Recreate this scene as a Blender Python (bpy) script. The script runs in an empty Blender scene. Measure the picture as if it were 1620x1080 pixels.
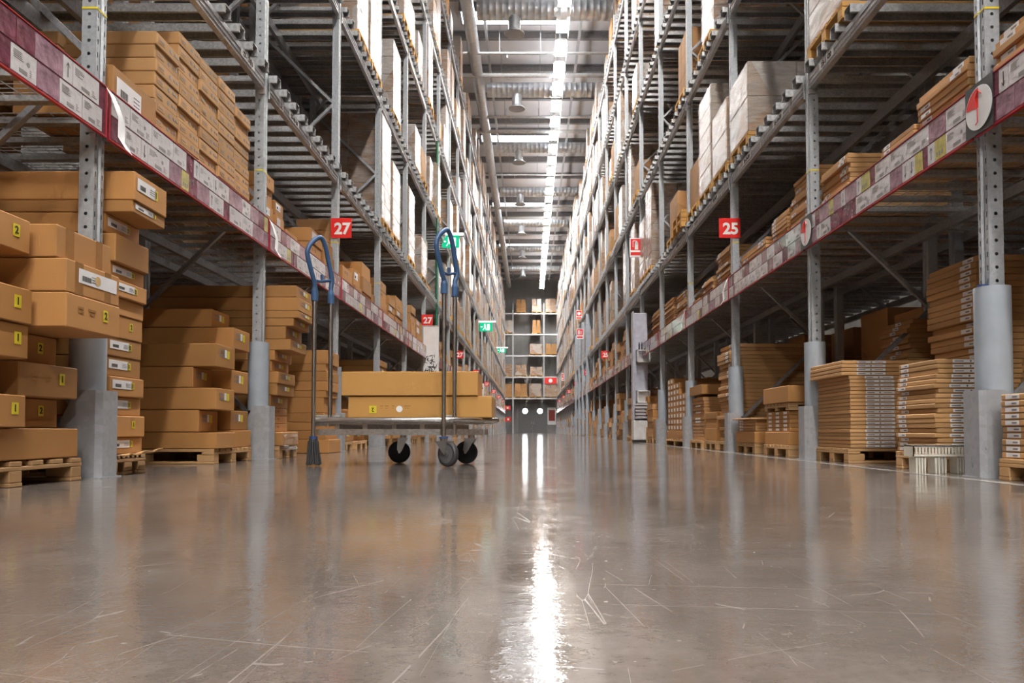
import bpy, math, random
from mathutils import Vector, Matrix
random.seed(7)
C = bpy.context.scene.collection
PI = math.pi
F = 1180.0; PITCH = math.radians(1.85); HZ = 681.0; VX = 839.0; HCAM = 0.27
PY0 = HZ - F*math.tan(PITCH)

def pix(px, py, Y):
    """world point on the plane y=Y seen at photo pixel px,py"""
    cx = (px-VX)/F; cz = (PY0-py)/F
    dy = math.cos(PITCH) - cz*math.sin(PITCH); dz = math.sin(PITCH) + cz*math.cos(PITCH)
    t = Y/dy
    return Vector((cx*t, Y, HCAM + dz*t))

# ------------------------------------------------------------------ camera
cam = bpy.data.cameras.new('camera'); co = bpy.data.objects.new('camera', cam); C.objects.link(co)
cam.sensor_width = 36; cam.lens = F*36/1620; cam.clip_end = 300; cam.clip_start = 0.02
co.location = (0, 0, HCAM); co.rotation_euler = (PI/2+PITCH, 0, 0)
cam.shift_x = -(VX-810)/1620; cam.shift_y = (PY0-540)/1620
bpy.context.scene.camera = co

# ------------------------------------------------------------------ materials
M = {}
def newmat(name):
    m = bpy.data.materials.new(name); m.use_nodes = True
    nt = m.node_tree; b = nt.nodes['Principled BSDF']
    M[name] = m
    return m, nt, b
def N(nt, t, **kw):
    n = nt.nodes.new(t)
    for k, v in kw.items():
        if k in n.inputs.keys() if isinstance(k, str) else False: n.inputs[k].default_value = v
        else: setattr(n, k, v)
    return n
def math_n(nt, op, a, b=None, c=None):
    n = nt.nodes.new('ShaderNodeMath'); n.operation = op
    for i, v in enumerate((a, b, c)):
        if v is None: continue
        if isinstance(v, (int, float)): n.inputs[i].default_value = v
        else: nt.links.new(v, n.inputs[i])
    return n.outputs[0]
def ramp(nt, fac, stops):
    r = nt.nodes.new('ShaderNodeValToRGB')
    el = r.color_ramp.elements
    while len(el) < len(stops): el.new(0.5)
    for e, (p, c) in zip(el, stops):
        e.position = p; e.color = (*c, 1) if len(c) == 3 else c
    nt.links.new(fac, r.inputs[0]); return r.outputs[0]
def mapping(nt, scale, coord='Object', rot=(0,0,0)):
    t = nt.nodes.new('ShaderNodeTexCoord'); mp = nt.nodes.new('ShaderNodeMapping')
    mp.inputs['Scale'].default_value = scale; mp.inputs['Rotation'].default_value = rot
    nt.links.new(t.outputs[coord], mp.inputs[0]); return mp.outputs[0]
def noise(nt, vec, scale=5, detail=3, rough=0.5):
    n = nt.nodes.new('ShaderNodeTexNoise'); n.inputs['Scale'].default_value = scale
    n.inputs['Detail'].default_value = detail; n.inputs['Roughness'].default_value = rough
    if vec is not None: nt.links.new(vec, n.inputs['Vector'])
    return n.outputs[0]
def bump(nt, b, h, strength=0.2, dist=0.01):
    n = nt.nodes.new('ShaderNodeBump'); n.inputs['Strength'].default_value = strength; n.inputs['Distance'].default_value = dist
    nt.links.new(h, n.inputs['Height']); nt.links.new(n.outputs[0], b.inputs['Normal'])
def plain(name, col, rough=0.5, metal=0.0, var=0.06, nscale=8.0, emit=0):
    m, nt, b = newmat(name)
    b.inputs['Roughness'].default_value = rough; b.inputs['Metallic'].default_value = metal
    v = mapping(nt, (1,1,1)); n = noise(nt, v, nscale, 3)
    lo = tuple(max(0, c*(1-var*2)) for c in col); hi = tuple(min(1, c*(1+var*2)) for c in col)
    nt.links.new(ramp(nt, n, [(0.3, lo), (0.7, hi)]), b.inputs['Base Color'])
    if emit:
        b.inputs['Emission Color'].default_value = (*col, 1); b.inputs['Emission Strength'].default_value = emit
    return m
def cardboard(name, col, var=0.22, rough=0.75, world_var=False, layers=None):
    m, nt, b = newmat(name)
    b.inputs['Roughness'].default_value = rough
    oi = nt.nodes.new('ShaderNodeObjectInfo')
    v = mapping(nt, (1,1,1)); n = noise(nt, v, 3.5, 4, 0.6)
    if world_var:
        vor = nt.nodes.new('ShaderNodeTexVoronoi'); vor.inputs['Scale'].default_value = 1.6
        nt.links.new(v, vor.inputs['Vector'])
        sep = nt.nodes.new('ShaderNodeSeparateColor'); nt.links.new(vor.outputs['Color'], sep.inputs[0])
        rnd = sep.outputs[0]
    else: rnd = oi.outputs['Random']
    f = math_n(nt, 'ADD', math_n(nt, 'MULTIPLY', rnd, 0.65), math_n(nt, 'MULTIPLY', n, 0.35))
    lo = tuple(c*(1-var) for c in col); hi = (min(1, col[0]*(1+var)), min(1, col[1]*(1+var)), min(1, col[2]*(1+var*1.3)))
    base = ramp(nt, f, [(0.1, lo), (0.9, hi)])
    sepx = nt.nodes.new('ShaderNodeSeparateXYZ'); nt.links.new(v, sepx.inputs[0])
    w = math_n(nt, 'SINE', math_n(nt, 'MULTIPLY', math_n(nt, 'ADD', sepx.outputs[0], sepx.outputs[1]), 900))
    h = math_n(nt, 'ADD', math_n(nt, 'MULTIPLY', w, 0.08), n)
    if layers:   # printed / stacked layers of thin packs: thin joints
        fr = math_n(nt, 'FRACT', math_n(nt, 'DIVIDE', sepx.outputs[2], layers))
        ln = math_n(nt, 'LESS_THAN', fr, 0.16)
        mx = nt.nodes.new('ShaderNodeMix'); mx.data_type = 'RGBA'
        nt.links.new(ln, mx.inputs[0]); nt.links.new(base, mx.inputs[6]); mx.inputs[7].default_value = (col[0]*.35, col[1]*.3, col[2]*.3, 1)
        base = mx.outputs[2]
    nt.links.new(base, b.inputs['Base Color'])
    bump(nt, b, h, 0.25, 0.004)
    return m

cardboard('cardboard', (0.43, 0.21, 0.062))
cardboard('cardboard_mass', (0.46, 0.25, 0.10), world_var=True)
cardboard('cardboard_pale', (0.50, 0.285, 0.115))
cardboard('cardboard_honey', (0.52, 0.275, 0.075), var=0.06)
cardboard('kraft_top', (0.40, 0.22, 0.09))
cardboard('wood', (0.50, 0.30, 0.13), var=0.25)
cardboard('wood_yellow', (0.62, 0.34, 0.09), var=0.2)
plain('tape', (0.34, 0.17, 0.06), 0.25, var=0.1)
plain('white_paper', (0.78, 0.78, 0.80), 0.5, var=0.03)
plain('pale_paper', (0.62, 0.58, 0.60), 0.45, var=0.06, nscale=30)
plain('yellow_paper', (0.72, 0.60, 0.03), 0.5)
plain('olive_paper', (0.48, 0.42, 0.10), 0.35, var=0.15, nscale=20)
plain('black_ink', (0.02, 0.02, 0.02), 0.5)
plain('grey_ink', (0.22, 0.21, 0.21), 0.5)
plain('light_ink', (0.45, 0.43, 0.44), 0.5)
plain('cream_dot', (0.62, 0.42, 0.18), 0.5)
plain('sign_red', (0.80, 0.02, 0.015), 0.35, var=0.03)
plain('rail_red', (0.42, 0.02, 0.03), 0.3)
plain('sign_white', (0.85, 0.85, 0.85), 0.4, var=0.02)
plain('pale_lavender', (0.52, 0.52, 0.60), 0.4)
plain('white_plastic', (0.74, 0.71, 0.62), 0.35)
plain('blue_plastic', (0.045, 0.105, 0.225), 0.34, var=0.06)
plain('blue_edge', (0.03, 0.06, 0.18), 0.5)
plain('black_rubber', (0.016, 0.016, 0.017), 0.6)
plain('grey_rubber', (0.045, 0.045, 0.048), 0.5)
plain('hub_grey', (0.11, 0.11, 0.115), 0.4)
plain('guard_sleeve', (0.36, 0.41, 0.47), 0.38, var=0.04)
plain('pvc_white', (0.6, 0.6, 0.6), 0.35)
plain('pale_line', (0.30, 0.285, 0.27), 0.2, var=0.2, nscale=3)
plain('dark_gap', (0.03, 0.03, 0.03), 0.8)
plain('glass_print', (0.35, 0.06, 0.05), 0.2)

def film(name, col, var):
    # glossy sleeve-backed sheet with crumpled plastic over it
    m, nt, b = newmat(name)
    v = mapping(nt, (1,1,1)); n = noise(nt, v, 14, 3, 0.6)
    lo = tuple(c*(1-var) for c in col); hi = tuple(min(1, c*(1+var)) for c in col)
    nt.links.new(ramp(nt, n, [(0.3, lo), (0.7, hi)]), b.inputs['Base Color'])
    b.inputs['Roughness'].default_value = 0.22
    b.inputs['Coat Weight'].default_value = 0.6; b.inputs['Coat Roughness'].default_value = 0.08
    bump(nt, b, noise(nt, v, 22, 2), 0.5, 0.01)
film('maroon_sheet', (0.19, 0.045, 0.08), 0.45)
film('mauve_sheet', (0.36, 0.21, 0.27), 0.4)
film('card_white', (0.70, 0.68, 0.71), 0.08)

def steel(name, col, rough=0.42, metal=0.75, spangle=60, amt=0.18, scratches=False):
    m, nt, b = newmat(name)
    v = mapping(nt, (1,1,1)); vor = nt.nodes.new('ShaderNodeTexVoronoi'); vor.inputs['Scale'].default_value = spangle
    nt.links.new(v, vor.inputs['Vector'])
    sep = nt.nodes.new('ShaderNodeSeparateColor'); nt.links.new(vor.outputs['Color'], sep.inputs[0])
    n = noise(nt, v, 4, 4, 0.6)
    f = math_n(nt, 'ADD', math_n(nt, 'MULTIPLY', sep.outputs[0], 0.4), math_n(nt, 'MULTIPLY', n, 0.6))
    stops = [(0.25, tuple(c*(1-amt) for c in col)), (0.75, tuple(min(1, c*(1+amt)) for c in col))]
    colr = ramp(nt, f, stops)
    if scratches:
        vs = mapping(nt, (14, 14, 5)); ns = noise(nt, vs, 1.6, 6, 0.72)
        mk = ramp(nt, ns, [(0.63, (0,0,0)), (0.68, (1,1,1))])
        mx = nt.nodes.new('ShaderNodeMix'); mx.data_type = 'RGBA'
        nt.links.new(mk, mx.inputs[0]); nt.links.new(colr, mx.inputs[6]); mx.inputs[7].default_value = (0.10, 0.10, 0.11, 1)
        colr = mx.outputs[2]
    nt.links.new(colr, b.inputs['Base Color'])
    b.inputs['Metallic'].default_value = metal
    nt.links.new(math_n(nt, 'ADD', math_n(nt, 'MULTIPLY', n, 0.25), rough-0.12), b.inputs['Roughness'])
    return m, nt, b
steel('galvanised', (0.50, 0.51, 0.53), 0.42, 0.7)
steel('galvanised_bar', (0.44, 0.45, 0.46), 0.45, 0.65, amt=0.25)
steel('brace_steel', (0.36, 0.37, 0.39), 0.45, 0.6)
steel('guard_steel', (0.40, 0.42, 0.45), 0.42, 0.25, spangle=30, amt=0.1, scratches=True)
steel('chrome', (0.62, 0.61, 0.60), 0.22, 1.0, spangle=20, amt=0.08)
steel('zinc', (0.50, 0.48, 0.45), 0.36, 0.9, amt=0.2)
steel('duct_steel', (0.62, 0.66, 0.70), 0.35, 0.7, spangle=12, amt=0.1)
steel('post_plain', (0.42, 0.45, 0.48), 0.45, 0.3, amt=0.12)

def post_mat(name, sgn):
    m, nt, b = steel(name, (0.42, 0.45, 0.48), 0.45, 0.3, amt=0.12)
    tc = nt.nodes.new('ShaderNodeTexCoord'); s = nt.nodes.new('ShaderNodeSeparateXYZ'); nt.links.new(tc.outputs['Object'], s.inputs[0])
    sn = nt.nodes.new('ShaderNodeSeparateXYZ'); nt.links.new(tc.outputs['Normal'], sn.inputs[0])
    x, y, z = s.outputs
    zz = math_n(nt, 'MULTIPLY', math_n(nt, 'SUBTRACT', math_n(nt, 'FRACT', math_n(nt, 'DIVIDE', z, 0.078)), 0.5), 0.078)
    r2 = math_n(nt, 'ADD', math_n(nt, 'MULTIPLY', x, x), math_n(nt, 'MULTIPLY', zz, zz))
    c1 = math_n(nt, 'MULTIPLY', math_n(nt, 'LESS_THAN', r2, 0.0098**2), math_n(nt, 'LESS_THAN', y, -0.045))
    ya = math_n(nt, 'ABSOLUTE', math_n(nt, 'SUBTRACT', math_n(nt, 'ABSOLUTE', y), 0.033))
    c2 = math_n(nt, 'MULTIPLY', math_n(nt, 'LESS_THAN', ya, 0.0045), math_n(nt, 'LESS_THAN', math_n(nt, 'ABSOLUTE', zz), 0.015))
    c2 = math_n(nt, 'MULTIPLY', c2, math_n(nt, 'MULTIPLY', math_n(nt, 'GREATER_THAN', math_n(nt, 'ABSOLUTE', sn.outputs[0]), 0.7), math_n(nt, 'LESS_THAN', math_n(nt, 'MULTIPLY', x, float(sgn)), -0.02)))
    c = math_n(nt, 'MAXIMUM', c1, c2)
    tr = nt.nodes.new('ShaderNodeBsdfTransparent'); mx = nt.nodes.new('ShaderNodeMixShader')
    nt.links.new(c, mx.inputs[0]); nt.links.new(b.outputs[0], mx.inputs[1]); nt.links.new(tr.outputs[0], mx.inputs[2])
    nt.links.new(mx.outputs[0], nt.nodes['Material Output'].inputs[0])
post_mat('post_steel_left', -1); post_mat('post_steel_right', 1)

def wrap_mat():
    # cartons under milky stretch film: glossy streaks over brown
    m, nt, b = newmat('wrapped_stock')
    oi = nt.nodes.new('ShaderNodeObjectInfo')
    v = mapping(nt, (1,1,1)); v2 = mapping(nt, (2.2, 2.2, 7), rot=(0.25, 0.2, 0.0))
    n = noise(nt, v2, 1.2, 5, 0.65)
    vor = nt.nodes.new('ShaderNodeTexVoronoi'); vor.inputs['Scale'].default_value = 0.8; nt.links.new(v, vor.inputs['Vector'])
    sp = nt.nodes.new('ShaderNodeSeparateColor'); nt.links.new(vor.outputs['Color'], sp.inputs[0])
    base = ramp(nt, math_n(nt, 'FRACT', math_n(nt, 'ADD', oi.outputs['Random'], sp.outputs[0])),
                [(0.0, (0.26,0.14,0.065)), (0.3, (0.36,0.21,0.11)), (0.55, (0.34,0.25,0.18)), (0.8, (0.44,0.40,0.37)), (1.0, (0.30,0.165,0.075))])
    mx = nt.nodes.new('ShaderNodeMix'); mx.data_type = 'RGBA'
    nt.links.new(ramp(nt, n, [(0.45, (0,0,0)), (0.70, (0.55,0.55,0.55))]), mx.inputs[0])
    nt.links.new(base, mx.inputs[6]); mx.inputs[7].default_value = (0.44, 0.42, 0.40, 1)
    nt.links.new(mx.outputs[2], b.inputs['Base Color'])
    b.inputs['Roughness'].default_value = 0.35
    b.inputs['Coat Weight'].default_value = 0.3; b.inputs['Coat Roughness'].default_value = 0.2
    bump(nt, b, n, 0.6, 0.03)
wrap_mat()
def film_shell():
    m, nt, b = newmat('stretch_film')
    v = mapping(nt, (3, 3, 9), rot=(0.3, 0.2, 0)); n = noise(nt, v, 1.6, 5, 0.65)
    b.inputs['Base Color'].default_value = (0.55, 0.54, 0.54, 1); b.inputs['Roughness'].default_value = 0.18
    bump(nt, b, n, 0.7, 0.02)
    tr = nt.nodes.new('ShaderNodeBsdfTransparent'); mx = nt.nodes.new('ShaderNodeMixShader')
    nt.links.new(ramp(nt, n, [(0.40, (0.06,)*3), (0.75, (0.5,)*3)]), mx.inputs[0])
    nt.links.new(tr.outputs[0], mx.inputs[1]); nt.links.new(b.outputs[0], mx.inputs[2])
    nt.links.new(mx.outputs[0], nt.nodes['Material Output'].inputs[0])
film_shell()

def emis(name, col, s):
    m = bpy.data.materials.new(name); m.use_nodes = True; nt = m.node_tree; nt.nodes.clear()
    e = nt.nodes.new('ShaderNodeEmission'); e.inputs[0].default_value = (*col, 1); e.inputs[1].default_value = s
    o = nt.nodes.new('ShaderNodeOutputMaterial'); nt.links.new(e.outputs[0], o.inputs[0]); M[name] = m
LAMP = 60.0
emis('lamp_light', (1.0, 0.955, 0.90), LAMP)
emis('skylight', (0.93, 0.96, 1.0), 9.0)
emis('added_uplight', (0.95, 0.97, 1.0), 6.0)
emis('door_light', (0.95, 0.98, 1.0), 14.0)
emis('exit_green', (0.01, 0.42, 0.20), .5)
emis('exit_white', (0.8, 1.0, 0.92), .8)
emis('sign_light', (0.9, 0.95, 0.95), 1.0)

def floor_mat():
    m, nt, b = newmat('polished_concrete')
    v = mapping(nt, (1,1,1))
    n1 = noise(nt, v, 0.7, 6, 0.62); n2 = noise(nt, v, 6, 6, 0.7); n3 = noise(nt, v, 40, 3, 0.6)
    f = math_n(nt, 'ADD', math_n(nt, 'MULTIPLY', n1, 0.5), math_n(nt, 'ADD', math_n(nt, 'MULTIPLY', n2, 0.35), math_n(nt, 'MULTIPLY', n3, 0.15)))
    col = ramp(nt, f, [(0.32, (0.085,0.066,0.055)), (0.5, (0.135,0.113,0.099)), (0.66, (0.20,0.177,0.162))])
    mask = None
    for sc, rot, th in (((0.5, 2.6, 1), 0.15, 0.0028), ((3.2, 0.5, 1), 0.35, 0.0038), ((2.8, 0.4, 1), -0.28, 0.0036), ((0.8, 2.6, 1), 1.05, 0.003), ((5.5, 0.9, 1), 0.9, 0.005), ((4.5,.6,1), -0.05, 0.005), ((7,1.5,1), -0.8, 0.007)):
        vv = mapping(nt, sc, rot=(0,0,rot))
        dn = nt.nodes.new('ShaderNodeTexNoise'); dn.inputs['Scale'].default_value = 0.8; nt.links.new(vv, dn.inputs['Vector'])
        vo = nt.nodes.new('ShaderNodeTexVoronoi'); vo.feature = 'DISTANCE_TO_EDGE'; vo.inputs['Scale'].default_value = 1.3
        ad = nt.nodes.new('ShaderNodeVectorMath'); ad.operation = 'MULTIPLY_ADD'
        nt.links.new(dn.outputs['Color'], ad.inputs[0]); ad.inputs[1].default_value = (0.35,0.35,0); nt.links.new(vv, ad.inputs[2])
        nt.links.new(ad.outputs[0], vo.inputs['Vector'])
        l = math_n(nt, 'LESS_THAN', vo.outputs['Distance'], th*.42)
        gate = math_n(nt, 'GREATER_THAN', noise(nt, vv, 2.3, 3), 0.56)
        l = math_n(nt, 'MULTIPLY', l, gate)
        mask = l if mask is None else math_n(nt, 'MAXIMUM', mask, l)
    specks = math_n(nt, 'GREATER_THAN', noise(nt, v, 55, 1), 0.775)
    mk = math_n(nt, 'MAXIMUM', math_n(nt, 'MULTIPLY', mask, 0.3), math_n(nt, 'MULTIPLY', specks, 0.4))
    mx = nt.nodes.new('ShaderNodeMix'); mx.data_type = 'RGBA'
    nt.links.new(mk, mx.inputs[0]); nt.links.new(col, mx.inputs[6]); mx.inputs[7].default_value = (0.40, 0.37, 0.35, 1)
    # broken joints and dirt marks
    st = ramp(nt, noise(nt, mapping(nt, (1.1, 2.2, 1)), 2.6, 6, 0.75), [(0.28, (0.62,)*3), (0.40, (1,)*3)])
    mm = nt.nodes.new('ShaderNodeMix'); mm.data_type = 'RGBA'; mm.blend_type = 'MULTIPLY'; mm.inputs[0].default_value = 1
    nt.links.new(mx.outputs[2], mm.inputs[6]); nt.links.new(st, mm.inputs[7])
    nt.links.new(mm.outputs[2], b.inputs['Base Color'])
    rr = math_n(nt, 'MULTIPLY', math_n(nt, 'POWER', math_n(nt, 'ADD', math_n(nt, 'MULTIPLY', n2, .7), math_n(nt, 'MULTIPLY', n1, .45)), 2.2), 0.30)
    nt.links.new(math_n(nt, 'ADD', rr, math_n(nt, 'MULTIPLY', mk, 0.35)), b.inputs['Roughness'])
    b.inputs['IOR'].default_value = 1.62
    bump(nt, b, math_n(nt, 'ADD', math_n(nt, 'MULTIPLY', n3, 0.5), math_n(nt, 'MULTIPLY', n2, 0.5)), 0.11, 0.01)
floor_mat()
def wall_mat(name, col, freq, axis=0):
    m, nt, b = newmat(name)
    v = mapping(nt, (1,1,1)); s = nt.nodes.new('ShaderNodeSeparateXYZ'); nt.links.new(v, s.inputs[0])
    w = math_n(nt, 'SINE', math_n(nt, 'MULTIPLY', s.outputs[axis], freq))
    n = noise(nt, v, 0.6, 4)
    nt.links.new(ramp(nt, n, [(0.3, tuple(c*.85 for c in col)), (0.7, col)]), b.inputs['Base Color'])
    b.inputs['Roughness'].default_value = 0.55
    bump(nt, b, math_n(nt, 'GREATER_THAN', w, 0.2), 0.8, 0.04)
wall_mat('wall_sheet', (0.30, 0.30, 0.30), 2*PI/0.5)
wall_mat('side_sheet', (0.10, 0.095, 0.09), 2*PI/0.5, 1)
wall_mat('roof_sheet', (0.78, 0.77, 0.78), 2*PI/1.2, 1)
plain('roof_beam', (0.26, 0.25, 0.25), 0.5)
plain('door_grey', (0.17, 0.175, 0.18), 0.4)

# ------------------------------------------------------------------ mesh builder
WL = {}
class MB:
    def __init__(s): s.v = []; s.f = []; s.m = []; s.sm = []
    def add(s, vs, fs, mi=0, smooth=False):
        o = len(s.v); s.v += [tuple(p) for p in vs]
        s.f += [tuple(i+o for i in f) for f in fs]; s.m += [mi]*len(fs); s.sm += [smooth]*len(fs); return s
    def box(s, x0, x1, y0, y1, z0, z1, mi=0):
        if x0 > x1: x0, x1 = x1, x0
        if y0 > y1: y0, y1 = y1, y0
        vs = [(x0,y0,z0),(x1,y0,z0),(x1,y1,z0),(x0,y1,z0),(x0,y0,z1),(x1,y0,z1),(x1,y1,z1),(x0,y1,z1)]
        return s.add(vs, [(0,3,2,1),(4,5,6,7),(0,1,5,4),(1,2,6,5),(2,3,7,6),(3,0,4,7)], mi)
    def cbox(s, x0, x1, y0, y1, z0, z1, c=0.004, mi=0):
        if x0 > x1: x0, x1 = x1, x0
        c = min(c, (x1-x0)*.3, (y1-y0)*.3, (z1-z0)*.3)
        X = (x0, x1); Y = (y0, y1); Z = (z0, z1); vs = []; idx = {}
        for i in (0,1):
            for j in (0,1):
                for k in (0,1):
                    dx = c*(1-2*i); dy = c*(1-2*j); dz = c*(1-2*k)
                    for a, p in (('x', (X[i], Y[j]+dy, Z[k]+dz)), ('y', (X[i]+dx, Y[j], Z[k]+dz)), ('z', (X[i]+dx, Y[j]+dy, Z[k]))):
                        idx[(a,i,j,k)] = len(vs); vs.append(p)
        fs = []
        for i in (0,1):
            q = [idx[('x',i,j,k)] for j,k in ((0,0),(1,0),(1,1),(0,1))]; fs.append(tuple(q if i else q[::-1]))
            q = [idx[('y',j,i,k)] for j,k in ((0,0),(1,0),(1,1),(0,1))]; fs.append(tuple(q[::-1] if i else q))
            q = [idx[('z',j,k,i)] for j,k in ((0,0),(1,0),(1,1),(0,1))]; fs.append(tuple(q if i else q[::-1]))
        for j in (0,1):
            for k in (0,1):
                q = [idx[('y',0,j,k)], idx[('y',1,j,k)], idx[('z',1,j,k)], idx[('z',0,j,k)]]; fs.append(tuple(q))
                q = [idx[('x',j,0,k)], idx[('x',j,1,k)], idx[('z',j,1,k)], idx[('z',j,0,k)]]; fs.append(tuple(q))
                q = [idx[('x',j,k,0)], idx[('x',j,k,1)], idx[('y',j,k,1)], idx[('y',j,k,0)]]; fs.append(tuple(q))
        for i in (0,1):
            for j in (0,1):
                for k in (0,1): fs.append((idx[('x',i,j,k)], idx[('y',i,j,k)], idx[('z',i,j,k)]))
        return s.add(vs, fs, mi)
    def prism(s, pts, axis, a, b, mi=0):
        """pts: 2-D outline; extruded along axis ('x','y','z') from a to b"""
        def mk(p, t):
            if axis == 'x': return (t, p[0], p[1])
            if axis == 'y': return (p[0], t, p[1])
            return (p[0], p[1], t)
        n = len(pts); vs = [mk(p, a) for p in pts]+[mk(p, b) for p in pts]
        fs = [tuple(range(n))[::-1], tuple(range(n, 2*n))]+[(i, (i+1) % n, n+(i+1) % n, n+i) for i in range(n)]
        return s.add(vs, fs, mi)
    def cyl(s, p0, p1, r0, r1=None, n=16, mi=0, caps=True, smooth=True):
        r1 = r0 if r1 is None else r1
        p0 = Vector(p0); p1 = Vector(p1); d = (p1-p0).normalized()
        a = Vector((0,0,1)) if abs(d.z) < .9 else Vector((1,0,0))
        u = d.cross(a).normalized(); w = d.cross(u)
        vs = []
        for p, r in ((p0, r0), (p1, r1)):
            for i in range(n):
                t = 2*PI*i/n; vs.append(p+u*r*math.cos(t)+w*r*math.sin(t))
        s.add(vs, [(i, (i+1) % n, n+(i+1) % n, n+i) for i in range(n)], mi, smooth)
        if caps: s.add(vs, [tuple(range(n))[::-1], tuple(range(n, 2*n))], mi)
        return s
    def tube(s, path, r, n=12, mi=0, closed=False):
        P = [Vector(p) for p in path]; rs = r if isinstance(r, list) else [r]*len(P)
        vs = []; u = None
        for i, p in enumerate(P):
            d = (P[min(i+1, len(P)-1)]-P[max(i-1, 0)]).normalized()
            if u is None:
                a = Vector((0,0,1)) if abs(d.z) < .9 else Vector((1,0,0)); u = d.cross(a).normalized()
            else: u = (u-d*u.dot(d)).normalized()
            w = d.cross(u)
            for k in range(n):
                t = 2*PI*k/n; vs.append(p+u*rs[i]*math.cos(t)+w*rs[i]*math.sin(t))
        m = len(P)
        s.add(vs, [(i*n+k, i*n+(k+1) % n, (i+1)*n+(k+1) % n, (i+1)*n+k) for i in range(m-1) for k in range(n)]+[], mi, True)
        s.add(vs, [tuple(range(n))[::-1], tuple(range((m-1)*n, m*n))], mi)
        return s
    def merge(s, mesh, mat4, mi_off=0):
        o = len(s.v)
        s.v += [tuple(mat4 @ v.co) for v in mesh.vertices]
        for p in mesh.polygons:
            s.f.append(tuple(i+o for i in p.vertices)); s.m.append(p.material_index+mi_off); s.sm.append(p.use_smooth)
        return s
    def mesh(s, name, mats, origin=(0,0,0)):
        me = bpy.data.meshes.new(name)
        ox, oy, oz = origin
        me.from_pydata([(x-ox, y-oy, z-oz) for x, y, z in s.v], [], s.f)
        if isinstance(mats, str): mats = [mats]
        for k in mats: me.materials.append(M[k])
        me.polygons.foreach_set('material_index', s.m); me.polygons.foreach_set('use_smooth', s.sm)
        me.update(); return me
    def build(s, name, mats, parent=None, origin=None):
        if origin is None:
            xs = [p[0] for p in s.v]; ys = [p[1] for p in s.v]; zs = [p[2] for p in s.v]
            origin = ((min(xs)+max(xs))/2, (min(ys)+max(ys))/2, min(zs))
        return link(name, s.mesh(name, mats, origin), origin, parent)
def link(name, me, loc, parent=None, rot=(0,0,0)):
    """loc is a world position; parents are never rotated"""
    o = bpy.data.objects.new(name, me); C.objects.link(o)
    loc = Vector(loc); WL[o] = loc
    if parent is not None:
        o.parent = parent; loc = loc-WL[parent]
    o.location = loc; o.rotation_euler = rot
    return o
def tag(o, label, cat, group=None, kind=None):
    if label: o['label'] = label
    if cat: o['category'] = cat
    if group: o['group'] = group
    if kind: o['kind'] = kind
    return o
def thing(name, loc, label, cat, group=None):
    return tag(link(name, None, loc), label, cat, group)
def struct(o): o['kind'] = 'structure'; return o
def stuff_part(o): o['kind'] = 'stuff'; return o

ORD = ['first','second','third','fourth','fifth','sixth','seventh','eighth','ninth','tenth','eleventh','twelfth','thirteenth','fourteenth','fifteenth',
       'sixteenth','seventeenth','eighteenth','nineteenth','twentieth','twenty-first','twenty-second','twenty-third','twenty-fourth','twenty-fifth',
       'twenty-sixth','twenty-seventh','twenty-eighth','twenty-ninth','thirtieth']+['%d-th' % i for i in range(31, 80)]
def ordi(i): return ORD[i]
SIDE = {-1: 'left', 1: 'right'}

TXT = {}
def text_mesh(s, size, mat, bold=0.0):
    k = (s, size, mat, bold)
    if k in TXT: return TXT[k]
    cu = bpy.data.curves.new('lettering', 'FONT'); cu.body = s; cu.size = size; cu.align_x = 'CENTER'; cu.align_y = 'CENTER'
    cu.offset = bold; cu.extrude = 0.0008; cu.resolution_u = 4
    o = bpy.data.objects.new('lettering', cu); C.objects.link(o)
    dg = bpy.context.evaluated_depsgraph_get(); dg.update()
    me = bpy.data.meshes.new_from_object(o.evaluated_get(dg)); me.materials.clear(); me.materials.append(M[mat])
    bpy.data.objects.remove(o); TXT[k] = me; return me
def text(s, size, mat, loc, facing, parent, bold=0.0, name='lettering', roll=0):
    """facing: 'cam', 'L' (on left rack, faces the aisle), 'R' (on right rack)"""
    rz = {'cam': 0, 'L': PI/2, 'R': -PI/2}[facing]
    o = link(name, text_mesh(s, size, mat, bold), loc, parent)
    o.rotation_euler = (Matrix.Rotation(rz, 4, 'Z') @ Matrix.Rotation(PI/2, 4, 'X') @ Matrix.Rotation(roll, 4, 'Z')).to_euler()
    return o

# ------------------------------------------------------------------ layout
XL, XR = 2.52, 2.64           # rack face distance from the camera axis
X = {-1: XL, 1: XR}
Y0, PITCHB, NB = 4.31, 2.70, 26
def YP(k): return Y0+PITCHB*k  # upright k ; bay b lies between YP(b-1) and YP(b)
LV = [1.99, 3.50, 5.74, 8.0, 10.22, 12.45]    # beam undersides
BH = 0.13
PD = 0.085                     # post depth
DEPTH = 2.55                   # double rack
CEIL = 16.3; YEND = 79.0

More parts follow.
